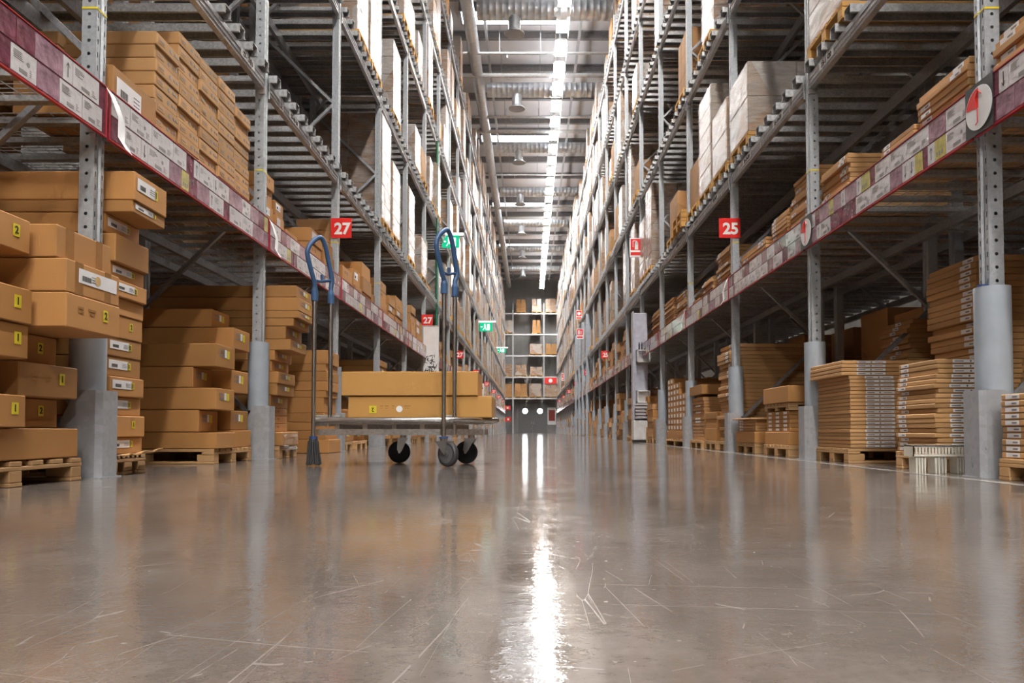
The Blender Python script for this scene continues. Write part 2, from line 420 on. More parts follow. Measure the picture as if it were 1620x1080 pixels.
# ------------------------------------------------------------------ shell
struct(MB().box(-14, 14, -13, YEND, -0.2, 0).build('floor', 'polished_concrete', origin=(0,0,0)))
struct(MB().box(-14, 14, -13, YEND, CEIL, CEIL+0.2).build('ceiling', 'roof_sheet', origin=(0,0,CEIL)))
struct(MB().box(-14.2, -14, -13, YEND, 0, CEIL).build('wall_left', 'side_sheet'))
struct(MB().box(14, 14.2, -13, YEND, 0, CEIL).build('wall_right', 'side_sheet'))
struct(MB().box(-14, 14, YEND, YEND+.2, 0, CEIL).build('wall_back', 'wall_sheet'))
struct(MB().box(-14, 14, -13.2, -13, 0, CEIL).build('wall_front', 'side_sheet'))
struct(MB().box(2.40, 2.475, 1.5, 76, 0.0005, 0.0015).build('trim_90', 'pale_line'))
n = 0
yy = 2.0
while yy < YEND-1:
    n += 1
    m = MB().box(-14, 14, yy-.09, yy+.09, CEIL-.32, CEIL-.27).box(-14, 14, yy-.02, yy+.02, CEIL-.27, CEIL-.05).box(-14, 14, yy-.09, yy+.09, CEIL-.05, CEIL)
    struct(m.build('trim_%d' % n, 'roof_beam')); yy += 2.75
# end doors
xd0 = pix(820, 650, YEND).x; xd1 = pix(865.5, 650, YEND).x; zd = pix(840, 636.5, YEND).z
xm = (xd0+xd1)/2
for i, (a, b_) in enumerate(((xd0, xm-.01), (xm+.01, xd1))):
    d = MB().cbox(a, b_, YEND-.09, YEND-.03, 0.01, zd, .01).build('door_%d' % (i+1), 'door_grey'); struct(d)
    cxp = pix(830.7 if i == 0 else 854.2, 650, YEND-.1)
    MB().cyl((cxp.x, YEND-.125, cxp.z), (cxp.x, YEND-.095, cxp.z), .27, n=24).build('window', 'door_light', d)
    MB().cyl((cxp.x, YEND-.11, cxp.z), (cxp.x, YEND-.092, cxp.z), .34, n=24).build('window_frame', 'roof_beam', d)
    hx = xm-.12 if i == 0 else xm+.12
    MB().box(hx-.02, hx+.02, YEND-.15, YEND-.09, .95, 1.25).build('handle', 'zinc', d)
m = MB().box(xd0-.15, xd0, YEND-.1, YEND, 0, zd+.15).box(xd1, xd1+.15, YEND-.1, YEND, 0, zd+.15).box(xd0, xd1, YEND-.1, YEND, zd+.02, zd+.15)
struct(m.build('trim_60', 'roof_beam'))

# ------------------------------------------------------------------ ceiling kit
LZ = 14.55; LX = 0.0793*(LZ-HCAM)
lm = MB().box(-.20, .20, -.55, .55, 0, .012).mesh('diffuser', 'lamp_light')
hm = MB().prism([(-.23,0.012),(.23,0.012),(.17,.08),(-.17,.08)], 'y', -.58, .58).box(-.23, -.215, -.58, .58, -.20, .012).box(.215, .23, -.58, .58, -.20, .012).mesh('housing', 'pvc_white')  # side skirts added to keep lamp light off the top loads
um = MB().box(-.14, .14, -.55, .55, .081, .086).mesh('added_uplight', 'added_uplight')  # glowing top strip added to the lamps to brighten the ceiling
rm = MB().cyl((0,-.5,.08), (0,-.5,CEIL-LZ-.1), .008, n=6).cyl((0,.5,.08), (0,.5,CEIL-LZ-.1), .008, n=6).mesh('hanger', 'brace_steel')
nl = 0
k = 0
while True:
    Yl = -10.72+1.66*k
    if Yl > 75: break
    t = thing('ceiling_lamp', (LX, Yl, LZ), 'bright strip lamp over the aisle, %s of the row from its near end' % ordi(k), 'ceiling lamp', 'strip lamps over the aisle')
    for nm, me in (('diffuser', lm), ('housing', hm), ('added_uplight', um), ('hanger', rm)): link(nm, me, (LX, Yl, LZ), t)
    k += 1
lm2 = MB().box(-.17, .17, -1.4, 1.4, 0, .012).mesh('diffuser', 'lamp_light')
hm2 = MB().prism([(-.2,0.012),(.2,0.012),(.15,.08),(-.15,.08)], 'y', -1.45, 1.45).mesh('housing', 'pvc_white')
for s in (-1, 1):
    for k in range(9):
        Yl = 30+5*k
        t = thing('ceiling_lamp', (s*9.0, Yl, LZ), 'strip lamp above the neighbouring aisle behind the %s rack, %s along' % (SIDE[s], ordi(k)), 'ceiling lamp', 'strip lamps over neighbouring aisles')
        for nm, me in (('diffuser', lm2), ('housing', hm2)): link(nm, me, (s*9.0, Yl, LZ), t)
        link('hanger', rm, (s*9.0, Yl, LZ), t)
# unseen cross row of lamps added behind the camera to light camera-facing sides
for j, yl_ in enumerate((-6.5,)):
    for i in range(4):
        xl_ = -4.5+3.0*i
        t = thing('ceiling_lamp', (xl_, yl_, 8.6), 'added unseen fill lamp behind the camera, %s in %s row' % (ordi(i), ordi(j)), 'ceiling lamp', 'added fill lamps behind the camera')
        for nm, me in (('diffuser', lm2), ('housing', hm2)): link(nm, me, (xl_, yl_, 8.6), t)
        MB().cyl((xl_, yl_-1, 8.68), (xl_, yl_-1, CEIL), .008, n=6).cyl((xl_, yl_+1, 8.68), (xl_, yl_+1, CEIL), .008, n=6).build('hanger', 'brace_steel', t)
# skylights
for i, Ys in enumerate((17.5, 27.8, 39.5, 51.2, 62.5)):
    o = MB().box(-2.6, 1.0, Ys-.42, Ys+.42, CEIL-.36, CEIL-.33).build('skylight', 'skylight')
    tag(o, 'glowing rooflight panel crossing the ceiling, %s from the camera' % ordi(i), 'skylight', 'rooflight panels')
    fr = MB()
    for a, b_, c, d in ((-2.68,-2.6,-.5,.5),(1.0,1.08,-.5,.5),(-2.6,1.0,-.5,-.42),(-2.6,1.0,.42,.5)):
        fr.box(a, b_, Ys+c, Ys+d, CEIL-.4, CEIL-.01)
    fr.build('frame', 'roof_beam', o)
# ducts
def spiral_duct(p0, p1, r, step=.28):
    m = MB(); p0 = Vector(p0); p1 = Vector(p1); L = (p1-p0).length; nseg = max(2, int(L/step)); path = []; rr = []
    for i in range(nseg):
        for q, e in ((0, 0), (.9, 0), (.93, .006), (.97, .006)):
            path.append(p0+(p1-p0)*((i+q)/nseg)); rr.append(r+e)
    m.tube(path, rr, n=24); return m
DZ = 15.0
o = spiral_duct((-2.2, -2, DZ+.1), (-2.2, 76, DZ+.1), .23, 1.4).build('air_duct', 'duct_steel')
tag(o, 'long silver main air duct running along the aisle ceiling on its left', 'duct')
spread = [(25.35, .33, -2.0), (31.4, .30, -2.0), (37.9, .27, -1.9), (45.0, .27, -2.0), (51.9, .27, -2.0), (59.2, .25, -2.0), (66.5, .25, -2.0)]
for i, (Yd, r, x0) in enumerate(spread):
    t = thing('air_duct', (0, Yd, DZ), 'silver cross duct over the aisle with a round outlet, %s from the camera' % ordi(i), 'duct', 'cross ducts over the aisle')
    spiral_duct((x0+.16, Yd, DZ-.2), (7.5, Yd, DZ-.2), r, .22).build('duct_pipe', 'duct_steel', t)
    xo = -.55-.02*i
    m = MB().cyl((xo, Yd, DZ-.2-r*.6), (xo, Yd, DZ-.2-r-.38), .21, n=24).cyl((xo, Yd, DZ-.2-r-.38), (xo, Yd, DZ-.2-r-.5), .21, .33, n=24)
    m.build('outlet', 'duct_steel', t)
    MB().cyl((xo, Yd, DZ-.2-r-.52), (xo, Yd, DZ-.2-r-.49), .35, n=24).build('outlet_rim', 'brace_steel', t)
for i, Yd in enumerate((21.0, 28.6, 30.4, 34.5, 36.2, 42.4, 48.8, 55.6)):
    o = MB().cyl((-7, Yd, DZ-.05), (7, Yd, DZ-.05), .055 if i % 2 else .09, n=12).build('sprinkler_pipe', 'pvc_white')
    tag(o, 'thin pale pipe crossing the ceiling, %s from the camera' % ordi(i), 'pipe', 'ceiling pipes')
    hd = MB()
    for xx in (-1.2, .4): hd.cyl((xx, Yd, DZ-.05), (xx, Yd, CEIL-.2), .012, n=6)
    hd.build('hanger', 'brace_steel', o)
    MB().cyl((-.9, Yd, DZ-.22), (-.9, Yd, DZ-.06), .03, .012, n=8).build('sprinkler_head', 'zinc', o)
for s_, xx in ((0, -1.7), (1, 1.9)):
    o = MB().box(xx-.05, xx+.05, 5, 76, DZ+.55, DZ+.62).build('cable_tray', 'galvanised')
    tag(o, 'slim steel cable tray under the roof on the %s of the aisle' % ('left' if s_ == 0 else 'right'), 'cable tray')

# ------------------------------------------------------------------ racks
HP = 13.4
def post_mesh():
    # hollow channel: front face toward the aisle with a shallow central groove, open at the back
    w, d, t = .05, PD, .0025
    pts = [(-w,-d/2),]
    m = MB()
    a, g = .05, .012
    def wall(x0, y0, x1, y1):
        m.add([(x0,y0,0),(x1,y1,0),(x1,y1,HP),(x0,y0,HP)], [(0,1,2,3)])
    return m, wall
def make_post(s, mat):
    m, wall = post_mesh()
    f = -s*PD/2                       # aisle face local x
    bk = s*PD/2
    wall(f, -.05, f, -.018); wall(f, -.018, f+s*.012, -.012); wall(f+s*.012, -.012, f+s*.012, .012); wall(f+s*.012, .012, f, .018); wall(f, .018, f, .05)
    wall(f, -.05, bk, -.05); wall(f, .05, bk, .05); wall(bk, -.05, bk, .05)
    m.box(-PD/2-.02, PD/2+.02, -.07, .07, 0, .008)
    return m.mesh('upright_post', mat)
def bar_mesh(s, x0, x1):
    m = MB(); a, h, t = .056, .078, .004
    m.box(x0, x1, -a, a, h-t, h).box(x0, x1, -a, -a+t, 0, h).box(x0, x1, a-t, a, 0, h)
    m.box(x0, x1, -a-.018, -a, 0, t).box(x0, x1, a, a+.018, 0, t)
    return m
def beam_shape(m, s, xf, y0, y1, z, h=BH):
    # stepped box beam; xf = face x, grows away from the aisle
    m.box(xf, xf+s*.05, y0, y1, z, z+h)
    m.box(xf-s*.006, xf, y0, y1, z+.03, z+.052).box(xf-s*.006, xf, y0, y1, z+.075, z+.097)
    for a in (y0, y1-.012): m.box(xf-s*.012, xf+s*.056, a, a+.012, z-.05, z+h+.04)
for s in (-1, 1):
    xf = s*X[s]
    root = thing('pallet_rack', (xf, Y0, 0), 'tall grey steel pallet rack along the %s side of the aisle' % SIDE[s], 'pallet rack')
    pm = make_post(s, 'post_steel_'+SIDE[s]); pmp = make_post(s, 'post_plain')
    br = MB()
    zz = .35; side = 0
    while zz < HP-1.3:
        a, b_ = (PD*.3, 1.1) if side == 0 else (1.1, PD*.3)
        br.add([(s*a,-.02,zz),(s*a,.02,zz),(s*b_,.02,zz+1.05),(s*b_,-.02,zz+1.05),(s*a,-.02,zz+.05),(s*a,.02,zz+.05),(s*b_,.02,zz+1.1),(s*b_,-.02,zz+1.1)],
               [(0,3,2,1),(4,5,6,7),(0,1,5,4),(1,2,6,5),(2,3,7,6),(3,0,4,7)])
        a, b_ = (1.3, 2.45) if side == 0 else (2.45, 1.3)
        br.add([(s*a,-.02,zz),(s*a,.02,zz),(s*b_,.02,zz+1.05),(s*b_,-.02,zz+1.05),(s*a,-.02,zz+.05),(s*a,.02,zz+.05),(s*b_,.02,zz+1.1),(s*b_,-.02,zz+1.1)],
               [(0,3,2,1),(4,5,6,7),(0,1,5,4),(1,2,6,5),(2,3,7,6),(3,0,4,7)])
        zz += 1.05; side ^= 1
    for zt in (.3, 1.4+1.05*9):
        br.box(s*.04, s*1.1, -.02, .02, zt, zt+.05)
    brm = br.mesh('diagonal_brace', 'brace_steel')
    for k in range(-1, NB+1):
        p = link('upright_post', pm if k < 10 else pmp, (xf+s*PD/2, YP(k), 0), root)
        link('diagonal_brace', brm, (xf+s*PD/2, YP(k), 0), p)
        for dx in (1.1, 1.35, DEPTH-.05):
            link('rear_post', pmp, (xf+s*(PD/2+dx), YP(k), 0), p)
        if 0 <= k < 4:
            tz = 2.72
            MB().box(xf-s*.002, xf, YP(k)-.051, YP(k)+.051, tz, tz+.012).box(xf, xf+s*PD, YP(k)-.053, YP(k)-.051, tz, tz+.012).build('yellow_tape_band', 'yellow_paper', p)
    # beams
    far = MB()
    for b in range(0, NB+1):
        for li, z in enumerate(LV):
            m = MB() if b <= 15 else far
            beam_shape(m, s, xf-s*.004, YP(b-1)+.052, YP(b)-.052, z if li else z+.05)
            if b <= 15: m.build('beam', 'galvanised', root)
    stuff_part(far.build('beam', 'galvanised', root))
    for li, z in enumerate(LV):
        m = MB()
        for dx in (1.0, 1.42, DEPTH): m.box(xf+s*dx, xf+s*(dx+.05), YP(-1), YP(NB), z+(.05 if li == 0 else 0), z+BH)
        m.build('rear_beam', 'brace_steel', root)
    # decks
    bm_ = bar_mesh(s, -s*.065, s*DEPTH); barm = bm_.mesh('support_bar', 'galvanised_bar')
    near = [(2,1),(3,1),(1,1),(3,2),(4,1),(4,2),(5,1),(4,3),(5,2),(6,1),(5,3)]
    far = MB()
    I4 = Matrix.Translation
    for b in range(0, NB+1):
        for li, z in enumerate(LV):
            zt = z+BH
            if li == 0:
                # closed label shelf: mesh deck on bars
                m = MB() if b <= 15 else far
                for i in range(9):
                    m.merge(barm, I4((xf, YP(b-1)+.15+i*.3, zt+.002-.0))) if False else m.box(xf+s*.05, xf+s*DEPTH, YP(b-1)+.12+i*.3, YP(b-1)+.18+i*.3, zt-.0, zt+.035)
                for i in range(25): m.box(xf+s*(.04+i*.1), xf+s*(.044+i*.1), YP(b-1)+.06, YP(b)-.06, zt+.035, zt+.04)
                if b < 6:
                    for i in range(48): m.box(xf+s*.04, xf+s*DEPTH, YP(b-1)+.08+i*.054, YP(b-1)+.083+i*.054, zt+.04, zt+.044)
                if b <= 15: m.build('shelf_deck', 'galvanised_bar', root)
                continue
            if (b, li) in near:
                d = MB().box(xf+s*.06, xf+s*DEPTH, YP(b-1)+.06, YP(b-1)+.09, zt+.0005, zt+.05).build('shelf_deck', 'galvanised_bar', root)
                for i in range(9): link('support_bar', barm, (xf, YP(b-1)+.17+i*.295, zt+.001), d)
            else:
                m = MB() if b <= 15 else far
                nb = 9
                for i in range(nb):
                    y = YP(b-1)+.17+i*.295
                    if b <= 15: m.merge(barm, I4((xf, y, zt+.001)))
                    else: m.box(xf-s*.065, xf+s*DEPTH, y-.056, y+.056, zt+.001, zt+.079)
                if b <= 15: m.build('shelf_deck', 'galvanised_bar', root)
    stuff_part(far.build('shelf_deck', 'galvanised_bar', root))
    # location stickers on the beams and cable loops
    fc = 'L' if s < 0 else 'R'
    num = '27' if s < 0 else '25'
    for (b, li, fr_, tx) in ((1,1,.82,num+'-17-20'), (2,1,.30,num+'-18-20'), (2,1,.72,num+'-19-20'), (3,1,.3,num+'-20-20'), (3,1,.75,num+'-21-20'), (1,1,.3,num+'-16-20'),(3,2,.5,num+'-20-30'),(4,1,.3,num+'-22-20'),(4,1,.7,num+'-23-20')):
        y = YP(b-1)+fr_*PITCHB; z = LV[li]+.065
        st = MB().box(xf-s*.0125, xf-s*.011, y-.16, y+.16, z-.035, z+.035).build('location_sticker', 'white_paper', root)
        text(tx, .062, 'black_ink', (xf-s*.0135, y, z), fc, st, .002)
    for k in range(1, 4):
        for dy in (-.5, .35, 1.3):
            y = YP(k)+dy; z = LV[1]
            m = MB(); x_ = xf-s*.016
            m.tube([(x_, y-.01, z+BH+.02), (x_-s*.004, y-.012, z+.05), (x_, y, z-.015), (x_-s*.004, y+.08, z-.012), (x_, y+.09, z+.06), (x_, y+.085, z+BH+.02)], .003, n=6)
            m.build('cable_loop', 'pale_paper', root)

# ------------------------------------------------------------------ label rails on the first beam
def cards_for(s, b, detail):
    xr = s*(X[s]-.045); y0, y1 = YP(b-1)+.02, YP(b)-.02
    fc = 'L' if s < 0 else 'R'
    desc = 'maroon and white price label rail along the %s shelf edge, %s bay from the camera' % (SIDE[s], ordi(b))
    t = thing('label_rail', (xr, (y0+y1)/2, 1.99), desc, 'shelf label rail', 'shelf label rails, %s rack' % SIDE[s])
    m = MB().box(xr, xr+s*.012, y0, y1, 1.985, 2.27)
    m.build('backing', 'maroon_sheet', t)
    m = MB().box(xr-s*.006, xr+s*.014, y0, y1, 1.975, 1.985).box(xr-s*.006, xr+s*.014, y0, y1, 2.27, 2.276).box(xr-s*.006, xr+s*.0, y0-.006, y0, 1.975, 2.276).box(xr-s*.006, xr+s*.0, y1, y1+.006, 1.975, 2.276)
    m.build('edge_trim', 'rail_red', t)
    for k in (y0+.12, y1-.12): MB().box(xr+s*.012, s*(X[s]-.008), k-.02, k+.02, 2.06, 2.16).build('bracket', 'galvanised', t)
    rnd = random.Random(b*7+s*31+5)
    rest = {}
    for row in (0, 1):
        z0 = 1.992+row*.14; z1 = z0+.13; y = y0+.01
        while y < y1-.08:
            kind = rnd.choices(['white', 'mauve', 'maroon', 'arrow', 'yellow', 'gap'], [4.2, 2.0, 1.4, .9, .8, 1.0])[0]
            w = {'white': rnd.uniform(.17, .30), 'mauve': rnd.uniform(.08,.28), 'maroon': rnd.uniform(.1,.2), 'arrow': .085, 'yellow': rnd.uniform(.09,.16), 'gap': rnd.uniform(.05,.2)}[kind]
            w = min(w, y1-.01-y)
            if kind == 'gap': y += w; continue
            mat = {'white': 'card_white', 'mauve': 'mauve_sheet', 'maroon': 'maroon_sheet', 'arrow': 'card_white', 'yellow': 'olive_paper'}[kind]
            mm = MB().box(xr-s*.0035, xr, y+.003, y+w-.003, z0, z1)
            if detail:
                c = mm.build('label_card', mat, t)
                pr = MB()
                a = xr-s*.0035; bb = xr-s*.0045
                if s < 0: Yf = lambda u: y+u
                else: Yf = lambda u: y+w-u
                if kind == 'white' and w > .12:
                    for q in range(5): pr.box(a, bb, Yf(.02), Yf(.02+w*rnd.uniform(.15,.38)), z1-.02-q*.009, z1-.023-q*.009)
                    pr.box(a, bb, Yf(w*.32), Yf(w*.62), z0+.014, z0+.034)
                    for q in range(4): pr.box(a, bb, Yf(w*.72), Yf(w*(.78+rnd.random()*.12)), z0+.02+q*.01, z0+.023+q*.01)
                    if rnd.random() < .5: pr.cyl((a, Yf(w*.66), z0+.075), (bb, Yf(w*.66), z0+.075), .012, n=12)
                    pr.build('print', 'grey_ink', c)
                elif kind == 'arrow':
                    up = rnd.random() < .5; cz = (z0+z1)/2; q = 1 if up else -1; cy = y+w/2
                    pr.box(a, bb, cy-.003, cy+.003, cz-.04, cz+.04)
                    for sg in (-1, 1):
                        pr.add([(bb, cy, cz+q*.042), (bb, cy+sg*.016, cz+q*.02), (bb, cy+sg*.016, cz+q*.012), (bb, cy, cz+q*.034)], [(0,1,2,3)])
                    pr.build('arrow', 'black_ink', c)
                elif kind == 'yellow' and w > .1:
                    for q in range(3): pr.box(a, bb, Yf(.02+q*.03), Yf(.035+q*.03), z0+.02, z0+.05)
                    pr.build('print', 'grey_ink', c)
            else:
                mb = rest.setdefault(mat, MB()); mb.merge(mm.mesh('x', mat), Matrix.Identity(4))
            y += w
    for mat, mb in rest.items(): stuff_part(mb.build('label_card', mat, t))
for s in (-1, 1):
    for b in range(0, NB+1): cards_for(s, b, b <= 3)
# hanging leaflets at the joints and the round disc sign on the right
for s, k in ((-1, 0), (-1, 1), (1, 2), (1, 3)):
    x_ = s*(X[s]-.06); y = YP(k)
    m = MB()
    pts = [(0,0,2.26),(-s*.02,.03,2.2),(-s*.045,.05,2.1),(-s*.03,.075,2.0),(-s*.07,.09,1.93)]
    vs = []
    for (dx, dy, z) in pts: vs += [(x_+dx, y+dy-.045, z), (x_+dx, y+dy+.03, z-.01)]
    vs += [(a-s*.001, b_, c) for a, b_, c in vs]
    n_ = len(pts)
    fs = [(2*i, 2*i+1, 2*i+3, 2*i+2) for i in range(n_-1)]+[(2*n_+2*i+2, 2*n_+2*i+3, 2*n_+2*i+1, 2*n_+2*i) for i in range(n_-1)]
    o = m.add(vs, fs, 0, True).build('paper_leaflet', 'white_paper')
    tag(o, 'curled white leaflet hanging from the label rail at the %s %s upright' % (ordi(k), SIDE[s]), 'leaflet', 'leaflets on the label rails')
for k in (0, 1):
    x_ = XR-.056; y = YP(k)-.02 if k == 0 else YP(k)-.1
    y = YP(k)-.04
    t = thing('shelf_sign', (x_, y, 1.98), 'black sign with a pale round disc on the label rail at the %s right upright' % ordi(k), 'sign', 'round disc signs')
    MB().box(x_, x_+.004, y-.16, y+.10, 1.98, 2.28).build('panel', 'black_ink', t)
    MB().cyl((x_-.002, y-.03, 2.13), (x_, y-.03, 2.13), .125, n=32, smooth=False).build('disc', 'white_paper', t)
    m = MB(); m.add([(x_-.003, y-.03-.12*math.cos(a_), 2.13+.12*math.sin(a_)) for a_ in [PI*.5+PI*.45*i/8 for i in range(9)]]+[(x_-.003, y-.03, 2.13)], [tuple(range(10))])
    m.build('red_segment', 'sign_red', t)
    MB().tube([(x_-.003, y-.06, 2.2), (x_-.003, y-.03, 2.23), (x_-.003, y+.0, 2.2), (x_-.003, y-.02, 2.13), (x_-.003, y-.02, 2.05), (x_-.003, y+.0, 2.04)], .003, n=6).build('drawn_mark', 'sign_red', t)

# ------------------------------------------------------------------ post guards
for s in (-1, 1):
    for k in range(0, NB+1):
        y = YP(k); xc = s*(X[s]+PD/2)
        t = thing('post_guard', (xc, y, 0), 'grey steel and plastic guard around the foot of the %s %s upright' % (ordi(k), SIDE[s]), 'post guard', 'upright guards, %s side' % SIDE[s])
        if k in (14, 18, 22) and s > 0: pass
        r = .096
        m = MB(); seg = 20; pts = []
        for i in range(seg+1):
            a_ = -PI*.80+2*PI*.80*i/seg
            pts.append((-s*math.cos(a_)*r, math.sin(a_)*r))
        vs = []; fs = []
        for rr_ in (1.0, .93):
            for (px_, py_) in pts: vs += [(xc+px_*rr_, y+py_*rr_, .46), (xc+px_*rr_, y+py_*rr_, 1.10)]
        n_ = len(pts)
        for i in range(n_-1):
            o_ = 2*n_
            fs.append((2*i+1, 2*i+3, o_+2*i+3, o_+2*i+1))
        fs += [(0, 1, 2*n_+1, 2*n_), (2*n_-2, 4*n_-2, 4*n_-1, 2*n_-1)]
        m.add(vs[:2*n_], [(2*i, 2*i+2, 2*i+3, 2*i+1) for i in range(n_-1)], 0, True).add(vs[2*n_:], [(2*i+1, 2*i+3, 2*i+2, 2*i) for i in range(n_-1)], 0, True)
        m.add(vs, fs, 0, False); m.build('sleeve', 'guard_sleeve', t)
        # folded base plate
        xo = xc-s*.135; m = MB(); hw = .10; th = .006
        m.prism([(y-hw+.025, 0.006), (y+hw-.025, .006), (y+hw-.025, .5), (y-hw+.025, .5)], 'x', xo, xo+s*th)
        for sg in (-1, 1):
            ya, yb = y+sg*(hw-.025), y+sg*hw
            # chamfer
            m.add([(xo, ya, .006), (xo+s*.03, yb, .006), (xo+s*.03, yb, .5), (xo, ya, .5), (xo+s*th, ya, .006), (xo+s*(.03+th), yb-sg*th, .006), (xo+s*(.03+th), yb-sg*th, .5), (xo+s*th, ya, .5)],
                  [(0,1,2,3), (7,6,5,4), (3,2,6,7), (0,4,5,1)])
            side = [(xo+s*.03, .006), (xo+s*.24, .006), (xo+s*.24, .30), (xo+s*.17, .44), (xo+s*.15, .5), (xo+s*.03, .5)]
            m.prism(side, 'y', yb-sg*th, yb)
        m.prism([(xo-s*.01, y-hw-.01), (xo+s*.24, y-hw-.01), (xo+s*.24, y+hw+.01), (xo-s*.01, y+hw+.01)], 'z', 0, .006)
        m.build('base_plate', 'guard_steel', t)
        if k < 6:
            m = MB()
            for sg in (-1, 1): m.cyl((xo+s*.20, y+sg*(hw+.008), .05), (xo+s*.20, y+sg*(hw-.002), .05), .012, n=8)
            m.build('bolt', 'zinc', t)
# blue foam tops
for s, k in ((1, 0), (1, 4)):
    y = YP(k); xc = s*(X[s]+PD/2)
    o = MB().cyl((xc-s*.065, y-.02, 1.1), (xc-s*.065, y-.02, 1.112), .03, n=16).build('blue_cap', 'blue_edge')
    tag(o, 'small blue foam cap on top of the %s right upright guard' % ordi(k), 'foam cap')
# tall sheet panels on the far right rack
for i, k in enumerate((11, 12, 13, 14)):
    y = YP(k)
    o = MB().cbox(XR-.12, XR+.2, y-.16, y-.13, 0.012, 5.6, .01).build('guard_panel', 'guard_sleeve')
    tag(o, 'tall grey steel sheet fixed to the far right rack, %s of four' % ordi(i), 'guard panel', 'tall grey sheets on the right rack')

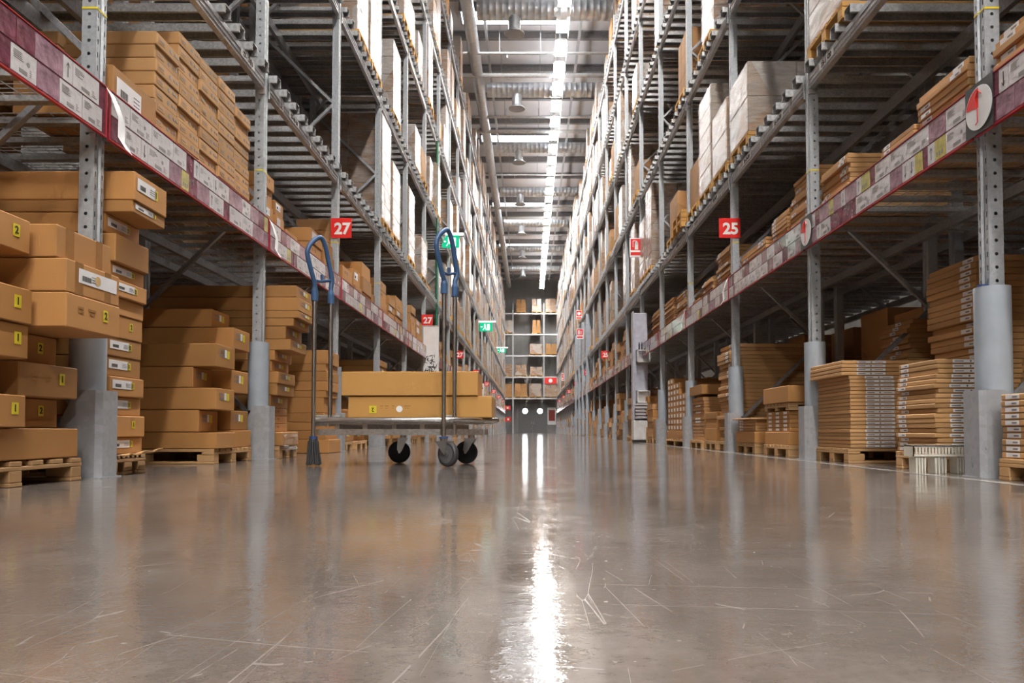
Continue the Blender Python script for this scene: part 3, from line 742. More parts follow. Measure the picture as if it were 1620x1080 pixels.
# ------------------------------------------------------------------ cartons
# spec: kind, side, xface, y0, y1, z0, z1, depth, label, group, extras
SPEC = {'cardboard_carton': [], 'flat_pack_carton': []}
def carton(kind, s, xface, y0, y1, z0, z1, depth, label, group, **ex):
    SPEC[kind].append(dict(s=s, x=xface, y0=y0, y1=y1, z0=z0, z1=z1, d=depth, label=label, group=group, **ex))
WH = {'two': 2}
def emit_carton(kind, q):
    s = q['s']; a, b_ = s*q['x'], s*(q['x']+q['d'])
    mat = q.get('mat', 'cardboard')
    ox, oy = (a+b_)/2, (q['y0']+q['y1'])/2
    o = MB().cbox(a, b_, q['y0']+.003, q['y1']-.003, q['z0'], q['z1']-.0015, .005).build(kind, mat, None, (ox, oy, q['z0']))
    tag(o, q['label'], 'carton' if kind == 'cardboard_carton' else 'flat pack', q['group'])
    fc = 'L' if s < 0 else 'R'
    h = q['z1']-q['z0']; w = q['y1']-q['y0']; xf = a
    def aisle(name, u0, u1, v0, v1, mt, par=o, off=None):
        off = off or (.0012 if name == 'packing_tape' else .0024)   # u measured from near end as fraction of w, v fraction of h
        return MB().box(xf-s*off, xf-s*(off-.0011), q['y0']+u0*w, q['y0']+u1*w, q['z0']+v0*h, q['z0']+v1*h).build(name, mt, par)
    def front(name, u0, u1, v0, v1, mt, par=o, off=.0012):   # on the camera side, u in metres from the aisle corner
        return MB().box(a+s*u0, a+s*u1, q['y0']+.003-off, q['y0']+.003-off+.0009, q['z0']+v0*h, q['z0']+v1*h).build(name, mt, par)
    e = q.get('e', '')
    if 'T' in e:   # tape strips over the aisle end
        aisle('packing_tape', .16, .30, .0, .985, 'tape'); aisle('packing_tape', .70, .82, 0, .985, 'tape')
    if 'w' in e:   # white shipping label
        l = aisle('shipping_label', .08 if 'W' not in e else .22, .62 if 'W' not in e else .93, .38, .82, 'white_paper')
        m = MB()
        for i in range(9):
            yy_ = q['y0']+w*(.16+.12*('W' in e))+i*w*.018
            m.box(xf-s*.0034, xf-s*.0025, yy_, yy_+w*.010, q['z0']+h*.46, q['z0']+h*.62)
        for i in range(3): m.box(xf-s*.0034, xf-s*.0025, q['y0']+w*.45, q['y0']+w*(.58), q['z0']+h*(.50+.08*i), q['z0']+h*(.515+.08*i))
        m.build('barcode', 'black_ink', l)
        if 'W' in e: MB().cyl((xf-s*.0042, q['y0']+w*.56, q['z0']+h*.6), (xf-s*.0026, q['y0']+w*.56, q['z0']+h*.6), h*.15, n=16).build('round_sticker', 'cream_dot', l)
    for ch in '12':
        if ch in e:
            u = q.get('su', .66)
            st = aisle('number_sticker', u, u+.09, .40, .76, 'yellow_paper')
            text(ch, h*.30, 'black_ink', (xf-s*.0036, q['y0']+w*(u+.045), q['z0']+h*.58), fc, st, .001)
    if 'y' in e:   # small prints and a yellow patch
        m = MB()
        for i in range(4):
            for j in range(2): m.box(xf-s*.002, xf-s*.001, q['y0']+w*(.18+.07*i), q['y0']+w*(.22+.07*i), q['z0']+h*(.45+.2*j), q['z0']+h*(.58+.2*j))
        m.build('print', 'grey_ink', o)
        aisle('number_sticker', .55, .68, .42, .78, 'yellow_paper')
        aisle('shipping_label', .42, .53, .45, .8, 'white_paper')
    if 'p' in e:   # faint print
        m = MB()
        for u0, u1, v in ((.2,.3,.6),(.2,.3,.48),(.38,.52,.6),(.42,.5,.48)): m.box(xf-s*.002, xf-s*.001, q['y0']+w*u0, q['y0']+w*u1, q['z0']+h*v, q['z0']+h*(v+.07))
        m.build('print', 'tape', o)
    if 's' in e:   # small box: label and dark oval grip hole
        aisle('shipping_label', .10, .36, .30, .72, 'cardboard_pale')
        m = MB().cyl((xf-s*.0016, q['y0']+w*.60, q['z0']+h*.52), (xf-s*.0004, q['y0']+w*.60, q['z0']+h*.52), h*.17, n=10)
        for i in range(5): m.box(xf-s*.0034, xf-s*.0025, q['y0']+w*(.13+.04*i), q['y0']+w*(.155+.04*i), q['z0']+h*.42, q['z0']+h*.56)
        for u0 in (.74, .86): m.box(xf-s*.0022, xf-s*.0005, q['y0']+w*u0, q['y0']+w*(u0+.07), q['z0']+h*.45, q['z0']+h*.62)
        m.build('print', 'grey_ink', o)
    if 'r' in e:   # round white print on a small carton
        aisle('shipping_label', .28, .72, .22, .78, 'white_paper')
    if 'f' in e:   # long front label strip on the camera side of a flat pack
        l = front('label_strip', q.get('l0', .13), q.get('l1', .40), .2, .85, 'white_paper')
        u0, u1 = q.get('l0', .13), q.get('l1', .40)
        m = MB()
        yq = q['y0']+.003-.0022
        m.cyl((a+s*(u0+.49*(u1-u0)), yq, q['z0']+h*.52), (a+s*(u0+.49*(u1-u0)), yq+.0008, q['z0']+h*.52), h*.22, n=10)
        m.box(a+s*(u0+.05*(u1-u0)), a+s*(u0+.3*(u1-u0)), yq, yq+.0008, q['z0']+h*.4, q['z0']+h*.62)
        m.box(a+s*(u0+.62*(u1-u0)), a+s*(u0+.9*(u1-u0)), yq, yq+.0008, q['z0']+h*.45, q['z0']+h*.58)
        m.build('print', 'grey_ink', l)
    if 'a' in e:   # aisle side white sticker near one end
        u0 = q.get('a0', .74); l = aisle('shipping_label', u0, u0+.2, .18, .85, 'white_paper')
        MB().box(xf-s*.0034, xf-s*.0025, q['y0']+w*(u0+.03), q['y0']+w*(u0+.10), q['z0']+h*.35, q['z0']+h*.6).build('print', 'grey_ink', l)
    if 'R' in e:   # two white labels, wide box side
        aisle('shipping_label', .1, .5, .2, .8, 'pale_paper')
    return o

def stack(kind, s, group, where, rows, y0, y1, depth=1.1, mat=None, desc='brown carton'):
    n_ = len(rows)
    for i, r in enumerate(rows):
        z0, z1, xface = r[:3]; ex = dict(r[3]) if len(r) > 3 else {}
        if mat and 'mat' not in ex: ex['mat'] = mat
        lab = ex.pop('label', None)
        if lab is None:
            d_ = ex.pop('desc', desc)
            pos = 'bottom' if i == 0 else 'topmost' if i == n_-1 else ordi(i)+' up'
            lab = '%s, %s in %s' % (d_, pos, where)
        yy0 = ex.pop('y0', y0); yy1 = ex.pop('y1', y1)
        carton(kind, s, xface, yy0, yy1, z0, z1, ex.pop('d', depth), lab, group, **ex)

# --- left ground, bay 0 stack nearest (A1 / A2)
g = 'big cartons left of the first left guard'
E = lambda e, **k: dict(e=e, **k)
stack('cardboard_carton', -1, g, 'the frontmost pile at the left picture edge',
      [(.285,.44,2.42,E('1',su=.8)), (.442,.61,2.62,E('')), (.612,.775,2.415,E('1',su=.8)), (.778,.945,2.40,E('1p',su=.75)), (.948,1.115,2.70,E('')), (1.118,1.28,2.417,E('2',su=.76))], 3.06, 3.58, 1.0)
stack('cardboard_carton', -1, g, 'the pile jutting out before the first left guard',
      [(.285,.44,2.60,E('2')), (.442,.612,2.49,E('1p')), (.615,.775,2.61,E('2')), (.778,.95,2.265,E('2p')),
       (.952,1.117,2.27,E('wWT')), (1.12,1.285,2.32,E('T'))], 3.62, 4.10, 1.05)
carton('cardboard_carton', -1, 2.47, 3.0, 4.08, .128, .283, 1.1, 'long battered carton lying on the pallet before the first left guard', g, e='')
# --- B stack
zt = [.125,.23,.362,.478,.60,.722,.838,.976,1.084,1.188,1.285,1.42,1.46,1.58,1.655,1.83]
xs = [2.545,2.53,2.56,2.54,2.565,2.56,2.555,2.55,2.53,2.55,2.52,0,2.585,2.42,2.41]
ee = ['w1','1','w1','w1','w1','w2','2','','w2','w2','','','w2','w2','w1']
rows = []
for i in range(15):
    if i == 11: continue
    z0, z1 = zt[i], zt[i+1]
    if i == 10: z1 = 1.455
    rows.append((z0+.001, z1, xs[i]-.035, E(ee[i], su=.60, d=1.35)))
stack('cardboard_carton', -1, 'tall labelled carton pile behind the first left upright', 'the tall pile just behind the first left upright', rows, 4.43, 4.83, desc='labelled brown carton')
# --- C1/C2
g = 'long cartons before the second left guard'
stack('cardboard_carton', -1, g, 'the near pile before the second left guard',
      [(.125,.257,2.53,E('')), (.26,.438,2.68,E('y')), (.441,.617,2.54,E('y')), (.62,.788,2.73,E('y')), (.79,.977,2.54,E('y'))], 6.02, 6.40, 1.5, desc='long brown carton')
stack('cardboard_carton', -1, g, 'the pile touching the second left guard',
      [(.125,.274,2.56,E('')), (.277,.447,2.59,E('y')), (.45,.6,2.85,E('')), (.602,.80,2.59,E('y')), (.803,.985,2.85,E('')), (.987,1.166,2.58,E('y')), (1.17,1.33,2.77,E('y'))], 6.45, 6.84, 1.5, desc='long brown carton')
# --- D
zd_ = [.125,.258,.34,.42,.49,.615,.728,.843,.952,1.05,1.157,1.283,1.362,1.435,1.564,1.68]
cp = [438,427,427,427,427,438,439.5,428,433,458,450,462.5,472,472,467]
rows = [(zd_[i]+.001, zd_[i+1], max(2.25, (839-cp[i])*7.2/1180), E('y' if i not in (0,1,2,3) else 'p')) for i in range(15)]
rows[0] = (.125, .258, 2.40, E(''))
stack('cardboard_carton', -1, 'tall leaning pile beyond the second left guard', 'the tall uneven pile beyond the second left guard', rows, 7.2, 7.72, 1.5, desc='long brown carton')
# --- E
ze = [0.0,.165,.27,.372,.482,.668,.748,.866,.983,1.074,1.24]
cp = [505,515,512,512,512,515,517,517,515,517]
rows = [(ze[i]+.001, ze[i+1], (839-cp[i])*8.95/1180-(.12 if i == 0 else 0), E('p' if i else '')) for i in range(10)]
stack('cardboard_carton', -1, 'printed cartons before the third left guard', 'the floor pile before the third left guard', rows, 8.95, 9.5, 1.45, desc='printed brown carton')

# --- left small boxes on the label shelf, bay 1
SH = LV[0]+BH+.045
carton('cardboard_carton', -1, 2.50, 4.40, 4.92, SH, SH+.30, .6, 'single carton with a white label on the shelf beside the first left upright', 'cartons on the left label shelf', e='w', mat='cardboard')
rowh = .0925
for c, (n_, y0) in enumerate(((9, 5.00), (11, 5.345), (11, 5.69), (11, 6.035), (10, 6.38))):
    for r in range(n_):
        jit = random.uniform(-.012, .012)
        carton('cardboard_carton', -1, 2.56+jit, y0, y0+.34, SH+r*rowh, SH+(r+1)*rowh-.001, .62,
               'small long carton, %s row up, %s column of the big block on the left shelf' % (ordi(r), ordi(c)), 'small cartons in the shelf block', e='s', mat='cardboard_pale')
for c in range(3):
    n_ = 9+2*(c > 0)
    for r in range(n_):
        if r >= 7: carton('cardboard_carton', -1, 3.22, 5.0+c*.55, 5.53+c*.55, SH+r*rowh, SH+(r+1)*rowh-.001, .9, 'small carton behind the shelf block, row %s, %s back column' % (ordi(r), ordi(c)), 'small cartons in the shelf block', e='', mat='cardboard_pale')

def rand_stack(kind, s, group, where, y0, y1, z0, ztop, xf, hmin, hmax, depth, rnd, ecodes, jit=.03, desc='brown carton', mat=None):
    rows = []; z = z0
    while z < ztop-.5*hmin:
        h = rnd.uniform(hmin, hmax); j = rnd.uniform(-jit, jit)
        rows.append((z+.001, z+h, xf+j, E(rnd.choice(ecodes), d=depth))); z += h
    if rows: stack(kind, s, group, where, rows, y0, y1, depth, desc=desc, mat=mat)
    return z
rnd = random.Random(3)
PALS = []     # ground pallets: s, xface, y0, y1, label
# left shelf bay 2..
g = 'cartons on the left label shelf'
for (b, f0, f1, top, h0, h1) in ((2,.03,.13,.62,.13,.17),(2,.15,.24,.40,.12,.15),(2,.26,.40,.20,.09,.12),(2,.60,.78,.48,.14,.17),(2,.80,.97,.40,.14,.17),
                                 (3,.02,.08,.85,.13,.16),(3,.16,.36,.42,.18,.22),(3,.40,.55,.50,.2,.24),(3,.60,.82,.60,.2,.25),(3,.86,.95,.3,.13,.2),
                                 (4,.04,.30,.75,.15,.18),(4,.38,.60,.55,.1,.16),(4,.66,.94,.66,.12,.17),
                                 (5,.04,.24,.42,.12,.2),(5,.30,.52,.75,.14,.2),(5,.58,.92,.66,.1,.2)):
    y0 = YP(b-1)+f0*PITCHB; y1 = YP(b-1)+f1*PITCHB
    if y0 < YP(b-1)+.08: y0 = YP(b-1)+.08
    q = 'the shelf stack %s the %s left upright' % ({0:'just beyond',1:'a step beyond',2:'midway beyond',3:'well beyond',4:'furthest beyond'}[min(4, [x for x in (0,1,2,3,4) if [.0,.14,.25,.5,.79][x] <= f0][-1])], ordi(b-1))
    rand_stack('cardboard_carton', -1, g, q, y0, y1, SH, SH+top, 2.56, h0, h1, .55, rnd, ['w', 'R', '', 'p'], .015)
# generic ground and shelf stock further along, both sides
for s in (-1, 1):
    for b in range(3, NB+1):
        if s < 0 and b == 3: pass
        if s > 0 and b in (3, 4, 5, 6): continue
        for p in range(3):
            if s < 0 and b == 3 and p == 2: continue
            y0 = YP(b-1)+.14+p*.83; y1 = y0+rnd.uniform(.62, .76)
            top = rnd.uniform(.5, 1.45)
            if s < 0 and b == 3: top = .42+.1*p
            if s < 0 and b == 4: top = 1.45 if p == 0 else 1.1
            xf = X[s]+rnd.uniform(-.02, .06)
            wp = 'the %s ground pile of the %s %s bay' % (('near', 'middle', 'far')[p], ordi(b), SIDE[s])
            PALS.append((s, xf-.02, y0, y1, 'wooden pallet under the %s ground stock of the %s %s bay' % (('near', 'middle', 'far')[p], ordi(b), SIDE[s])))
            rand_stack('cardboard_carton', s, 'ground stock along the %s rack' % SIDE[s], wp, y0, y1, .125, top, xf, .1 if b < 9 else .16, .2 if b < 9 else .3, 1.1, rnd, ['y', 'p', '', 'w'], .05)
            if b >= 6:
                y0 = YP(b-1)+.12+p*.83; top = rnd.uniform(.3, .95)
                rand_stack('cardboard_carton', s, 'cartons on the %s label shelf' % SIDE[s], 'the %s shelf stack of the %s %s bay' % (('near', 'middle', 'far')[p], ordi(b), SIDE[s]),
                           y0, y0+.7, SH, SH+top, X[s]+.04, .14, .26, .9, rnd, ['w', '', 'p'], .05)
# --- right side ground
def flat(where, group, y0, y1, z0, n_, h, xf, depth, e, jit=.006, over=None, **kw):
    rows = []
    for i in range(n_):
        x_ = xf+random.uniform(-jit, jit)
        if over and i in over: x_ = xf+over[i]
        rows.append((z0+i*h+.0005, z0+(i+1)*h, x_, E(e, **kw)))
    stack('flat_pack_carton', 1, group, where, rows, y0, y1, depth, mat='cardboard_pale', desc='flat pack')
flat('the stack before the second right guard', 'flat packs before the second right guard', 6.2, 6.9, .125, 23, .0318, 2.66, 1.0, 'f', over={19:-.07,20:-.07,21:-.07,22:-.065}, l0=.13, l1=.37)
flat('the stack behind the white plastic tray', 'flat packs behind the first right guard', 4.88, 5.4, .125, 19, .0325, 2.66, .56, 'fa', jit=.016, l0=.10, l1=.34, a0=.72)
flat('the stack at the right picture edge', 'flat packs at the right picture edge', 3.55, 4.12, .12, 10, .035, 2.60, 1.0, 'a', a0=.72)
g = 'flat packs piled deep inside the right rack'
flat('the tall pile behind the first right guard', g, 5.43, 6.12, .125, 30, .048, 3.30, .8, 'a', jit=.04, a0=.1)
flat('the shaded pile behind the second right guard', g, 6.95, 7.5, .125, 26, .046, 3.55, .8, 'a', jit=.03, a0=.4)
flat('the shaded pile at the right picture edge', g, 4.45, 5.0, .125, 34, .05, 3.85, .8, '', jit=.03)
# J
g = 'stock between the second and third right guards'
carton('cardboard_carton', 1, 2.64, 7.62, 8.40, .125, .258, 1.0, 'wide brown carton under the small stack, before third right guard', g, e='')
for c in range(3):
    for r in range(5):
        carton('cardboard_carton', 1, 2.66, 7.66+c*.245, 7.66+(c+1)*.245-.006, .26+r*.0435, .26+(r+1)*.0435-.001, .95, 'small white-labelled carton, row %s column %s, before third right guard' % (ordi(r), ordi(c)), g, e='r')
carton('cardboard_carton', 1, 2.63, 7.60, 8.42, .563, .735, 1.0, 'big brown carton topping the pallet pile between second and third right guards', g, e='')
PALS.append((1, 2.63, 7.6, 8.42, 'wooden pallet under the mixed pile between the second and third right guards'))
PALS.append((1, 2.64, 7.62, 8.40, 'small upper pallet in the middle of the mixed pile, before third right guard', .48))
carton('cardboard_carton', 1, 2.62, 8.72, 9.52, .125, .262, 1.0, 'low brown carton just before the third right guard', g, e='')
for i in range(4): carton('flat_pack_carton', 1, 2.64, 8.74, 9.48, .264+i*.034, .264+(i+1)*.034, .95, 'flat pack %s in the short stack before the third right guard' % ('bottom' if i == 0 else 'second', 'third', 'fourth')[0 if i < 2 else i-1] if False else 'flat pack, %s up in the short stack before the third right guard' % ordi(i), g, e='a', a0=.7, mat='cardboard_pale')
carton('flat_pack_carton', 1, 2.58, 8.68, 9.54, .402, .422, 1.0, 'thin wide board lying on the short stack before the third right guard', g, e='', mat='cardboard_pale')
PALS.append((1, 2.62, 8.72, 9.52, 'wooden pallet under the low carton before the third right guard'))
# I : big dark sheets stack beyond post 3
flat('the pile beyond the third right guard', 'large sheets beyond the third right guard', 9.84, 10.5, .125, 26, .05, 2.66, 1.3, 'a', jit=.035, a0=.1)
# L, M in bay 3
g = 'stock before the fourth right guard'
PALS.append((1, 2.62, 11.40, 12.26, 'wooden pallet under the tall pile before the fourth right guard'))
rand_stack('cardboard_carton', 1, g, 'the tall pile before the fourth right guard', 11.42, 12.24, .125, .80, 2.66, .045, .06, 1.0, rnd, ['r', 'R', ''], .012)
carton('cardboard_carton', 1, 2.62, 11.4, 12.26, .83, .98, 1.0, 'big brown carton topping the pile before the fourth right guard', g, e='')
rand_stack('cardboard_carton', 1, g, 'the lower pile between the sheet pile and fourth guard', 10.62, 11.3, .125, .58, 2.66, .09, .2, 1.0, rnd, [''], .02)
PALS.append((1, 2.64, 10.60, 11.32, 'wooden pallet under the lower pile before the fourth right guard'))
# bay 4 grid of small labelled cartons
g = 'white-labelled small cartons before the fifth right guard'
PALS.append((1, 2.62, 12.75, 14.45, 'long wooden pallet under the white-labelled cartons before the fifth right guard'))
carton('cardboard_carton', 1, 2.64, 12.76, 14.44, .125, .27, 1.0, 'wide carton under the white-labelled boxes before the fifth right guard', g, e='')
for c in range(6):
    n_ = (6, 6, 8, 8, 9, 9)[c]
    for r in range(n_):
        carton('cardboard_carton', 1, 2.66, 12.78+c*.275, 12.78+(c+1)*.275-.008, .272+r*.108, .272+(r+1)*.108-.001, .9, 'white-labelled small carton, row %s, column %s, before fifth right guard' % (ordi(r), ordi(c)), g, e='r')
for b in (5, 6):
    for p in range(3):
        y0 = YP(b-1)+.14+p*.83
        if b == 6 and p == 0: continue
        PALS.append((1, 2.63, y0, y0+.72, 'wooden pallet under the %s ground stock of the %s right bay' % (('near', 'middle', 'far')[p], ordi(b))))
        rand_stack('cardboard_carton', 1, 'ground stock along the right rack', 'the %s ground pile of the %s right bay' % (('near', 'middle', 'far')[p], ordi(b)), y0, y0+.72, .125, .5+.3*p, 2.66, .1, .18, 1.0, rnd, ['y', ''], .04)
# --- right shelf flat packs
g = 'flat packs on the right label shelf'
def sflat(where, y0, y1, n_, h, xf=2.70, slope=0.0, e='a', d=.85):
    rows = []
    for i in range(n_):
        rows.append((SH+i*h+.0005, SH+(i+1)*h, xf+random.uniform(-.02, .02)+slope*i, E(e, a0=random.choice([.1,.7,.72]))))
    stack('flat_pack_carton', 1, g, where, rows, y0, y1, d, mat='cardboard_pale', desc='flat pack')
sflat('the neat shelf stack before the second right upright', 6.25, 6.83, 11, .042)
sflat('the high shelf stack beyond the first right upright', 4.5, 5.1, 9, .045, 2.66, .004)
sflat('the stepped shelf stack midway after the first right upright', 5.12, 5.6, 6, .04, 2.66)
sflat('the shelf stack before the first right upright', 3.55, 4.2, 8, .045, 2.66)
sflat('the near shelf stack beyond the second right upright', 7.15, 7.75, 16, .043, 2.68, .006)
sflat('the leaning shelf stack after the second right upright', 7.8, 8.3, 11, .042, 2.68, .005)
sflat('the low shelf stack before the third right upright', 8.5, 9.5, 8, .042, 2.72)
sflat('the deep shelf stack at the third right upright', 8.6, 9.5, 17, .045, 3.75, 0)
sflat('the high shelf stack beyond the third right upright', 10.0, 10.7, 14, .045)
sflat('the shelf stack before the fourth right upright', 11.0, 11.6, 9, .045)
sflat('the shelf stack touching the fourth right upright', 11.8, 12.3, 5, .045)
sflat('the near shelf stack beyond the fourth right upright', 12.8, 13.6, 12, .045)
sflat('the far shelf stack beyond the fourth right upright', 14.0, 14.9, 14, .045)
sflat('the shelf stack beyond the fifth right upright', 15.4, 16.4, 15, .045)

def size(q): return (q['z1']-q['z0'])*(q['y1']-q['y0']+.25*q['d'])/(q['y0']**2)*(2.2 if q.get('e') == 'r' else .3 if 'behind the shelf block' in q['label'] else 1)
CNT = {}
for kind, lst in SPEC.items():
    lst.sort(key=size, reverse=True)
    for q in lst[:298]: emit_carton(kind, q)
    rest = lst[298:]
    CNT[kind] = (len(lst), len(rest))
    if rest:
        m = MB()
        for q in rest:
            s = q['s']; m.box(s*q['x'], s*(q['x']+q['d']), q['y0']+.004, q['y1']-.004, q['z0']+.002, q['z1']-.002)
        o = m.build(kind, 'cardboard_mass')
        tag(o, 'the many small distant brown cartons stacked further along both racks' if kind == 'cardboard_carton' else 'the remaining thin flat packs stacked in the right rack', 'carton' if kind == 'cardboard_carton' else 'flat pack', kind='stuff')
print('SPEC', CNT)

# ------------------------------------------------------------------ pallets
def pallet_mesh(L, W, H, mat, name='pallet'):
    """W along y (aisle), L along x ; origin base centre"""
    m = MB(); hb = H-.045
    for yy_ in (-W/2+.05, 0, W/2-.05):
        for xx_ in (-L/2+.07, 0, L/2-.07): m.cbox(xx_-.07, xx_+.07, yy_-.045, yy_+.045, .02, hb, .004)
        m.cbox(-L/2, L/2, yy_-.048, yy_+.048, 0, .02, .003)
    for xx_ in (-L/2+.05, 0, L/2-.05): m.cbox(xx_-.05, xx_+.05, -W/2, W/2, hb, hb+.02, .003)
    nb = 7
    for i in range(nb):
        yc = -W/2+.05+i*(W-.1)/(nb-1); m.cbox(-L/2, L/2, yc-.044, yc+.044, hb+.021, H, .003)
    return m.mesh(name, mat)
PM = {}
def ground_pallet(s, xf, y0, y1, label, z=0.0, L=1.1, H=.122):
    k = (round(y1-y0, 3), H, L)
    if k not in PM: PM[k] = pallet_mesh(L, y1-y0, H, 'wood')
    tag(link('wooden_pallet', PM[k], (s*(xf+L/2), (y0+y1)/2, z)), label, 'pallet', 'ground pallets under the stock')
ground_pallet(-1, 2.46, 3.05, 4.10, 'wooden pallet under the frontmost piles by the first left guard')
ground_pallet(-1, 2.49, 4.42, 4.84, 'narrow wooden pallet under the tall labelled pile behind the first left upright')
ground_pallet(-1, 2.55, 6.02, 6.84, 'wooden pallet under the long cartons before the second left guard', L=1.2)
ground_pallet(-1, 2.42, 7.2, 7.74, 'wooden pallet under the tall uneven pile beyond the second left guard')
ground_pallet(1, 2.64, 6.2, 6.9, 'wooden pallet under the high striped flat pack stack')
ground_pallet(1, 2.64, 4.88, 5.4, 'wooden pallet behind the white plastic tray', L=.6)
ground_pallet(1, 2.58, 3.55, 4.12, 'wooden pallet at the right picture edge', H=.118)
ground_pallet(1, 3.6, 4.45, 5.1, 'shaded pallet deep in the rack behind the first right guard', L=.9) 
ground_pallet(1, 3.30, 5.43, 6.12, 'shaded pallet under the tall leaning pile deep in the right rack', L=.8)
ground_pallet(1, 3.55, 6.95, 7.5, 'shaded pallet under the lower pile deep in the right rack', L=.8)
ground_pallet(1, 2.64, 9.84, 10.5, 'wooden pallet under the large sheet pile')
for q in PALS: ground_pallet(*q[:5], z=q[5] if len(q) > 5 else 0, H=.08 if len(q) > 5 else .122)

# cardboard sheet draped on the pallet by the first left upright
m = MB(); vs = []
for i in range(9):
    y = 4.44+i*.055; dz = .008*math.sin(i*1.9)+.004*i
    for xx in (2.40, 2.47): vs.append((-xx, y, .124+dz*(1 if xx < 2.45 else .2)))
m.add(vs+[(a, b_, c-.006) for a, b_, c in vs], [(2*i, 2*i+1, 2*i+3, 2*i+2) for i in range(8)]+[(18+2*i+2, 18+2*i+3, 18+2*i+1, 18+2*i) for i in range(8)]+[(2*i, 2*i+2, 18+2*i+2, 18+2*i) for i in range(8)], 0, False)
tag(m.build('cardboard_sheet', 'cardboard_pale'), 'torn cardboard sheet lying on the narrow pallet behind the first left upright', 'cardboard sheet')
# crumpled film at the corner of pile D
m = MB(); rr = random.Random(5); vs = []
for i in range(7):
    for j in range(6): vs.append((-2.385+rr.uniform(-.02,.025), 7.25+.07*j+rr.uniform(-.015,.015), .06+.03*i+rr.uniform(-.01,.01)))
m.add(vs, [(i*6+j, i*6+j+1, (i+1)*6+j+1, (i+1)*6+j) for i in range(6) for j in range(5)], 0, False)
tag(m.build('plastic_wrap', 'stretch_film'), 'crumpled clear film hanging off the bottom of the uneven left pile', 'plastic film')

# ------------------------------------------------------------------ pallet loads on the upper levels
def load_variant(i):
    r = random.Random(100+i); L, W = r.uniform(1.05, 1.2), r.uniform(.70, .80)
    H = [1.45, 1.7, 1.05, 1.3, .85, 1.45, 1.8, .75, 1.15, .95][i % 10]
    m = MB(); z = .145; lay = r.choice([.28, .35, .45, .6]); nl_ = max(1, round(H/lay)); h = H/nl_
    nx, ny = r.choice([(1,1),(2,2),(3,2),(2,1),(2,3)])
    for k_ in range(nl_):
        for a in range(nx):
            for b_ in range(ny):
                if k_ == nl_-1 and i % 3 == 1 and a == 0 and ny > 1 and b_ == 0: continue
                j = .008
                m.cbox(-L/2+a*L/nx+r.uniform(0,j), -L/2+(a+1)*L/nx-r.uniform(0.002,j), -W/2+b_*W/ny+r.uniform(0,j), -W/2+(b_+1)*W/ny-r.uniform(0.002,j), z+.002, z+h-.001, .008)
        z += h
    return m, L, W, H
LVAR = []
pal = pallet_mesh(1.2, .8, .144, 'wood_yellow')
lowpal = MB().box(-.6,.6,-.4,.4,.122,.144)
for yy_ in (-.35,0,.35):
    lowpal.box(-.6,.6,yy_-.05,yy_+.05,0,.02)
    for xx_ in (-.53,0,.53): lowpal.box(xx_-.07,xx_+.07,yy_-.05,yy_+.05,.02,.122)
lowpalm = lowpal.mesh('pallet', 'wood_yellow')
for i in range(10):
    m, L, W, H = load_variant(i)
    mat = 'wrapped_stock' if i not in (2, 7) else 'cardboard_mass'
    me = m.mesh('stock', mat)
    fm = None
    sh = MB().cbox(-L/2-.012, L/2+.012, -W/2-.012, W/2+.012, .10, .145+H+.008, .03)
    fm = sh.mesh('film_wrap', 'stretch_film')
    LVAR.append((me, fm, H, W))
LSPEC = []
HL = [('near', .45), ('middle', 1.32), ('far', 2.20)]
def add_load(s, b, li, p, var=None, dx=0.0, scale=1.0):
    LSPEC.append((s, b, li, p, rl.randrange(10) if var is None else var, dx, scale))
rl = random.Random(21)
hand = {(-1,1,1):[], (-1,2,1):[], (-1,3,1):[], (-1,1,2):[], (-1,2,2):[], (-1,3,2):[(1,1),(2,6)], (-1,4,1):[(0,6),(1,3)], (-1,5,1):[(0,5),(2,4)],
        (1,1,1):[(2,5)], (1,2,1):[(2,4)], (1,3,1):[(0,4),(1,5),(2,7)], (1,4,1):[(1,7)], (1,1,2):[], (1,2,2):[(2,0)], (1,3,2):[(1,0)], (1,4,2):[(0,2)], (-1,0,1):[(1,3)], (1,0,1):[(1,3)],
        (-1,4,2):[(1,3)], (1,5,1):[(1,6),(2,3)]}
for s in (-1, 1):
    for b in range(0, NB+1):
        for li in range(1, 6):
            if (s, b, li) in hand:
                for (p, v) in hand[(s, b, li)]: add_load(s, b, li, p, v)
                continue
            if b < 2: continue
            dens = .48 if b < 9 else .68 if b < 16 else .86
            for p in range(3):
                if rl.random() < dens: add_load(s, b, li, p, dx=rl.uniform(-.04, .08))
LN = ['', 'second', 'third', 'fourth', 'fifth', 'top']
LDESC = ['wrapped carton load', 'tall wrapped load', 'stacked carton load', 'film-wrapped block', 'low wrapped load', 'wrapped brown load', 'very tall wrapped load', 'low carton load', 'medium wrapped load', 'shiny wrapped load']
def lkey(q):
    s, b, li = q[:3]; Y = YP(b-1)+HL[q[3]][1]; return -(LVAR[q[4]][2])/(Y*Y)*(1 if pix_ok(q) else .02)
def pix_ok(q):
    s, b, li, p = q[:4]; Y = YP(b-1)+HL[p][1]
    py = HZ-(LV[li]-HCAM)*F/Y
    return py > -30
LSPEC.sort(key=lkey)
mass = MB(); massp = MB()
zoff = BH+.081
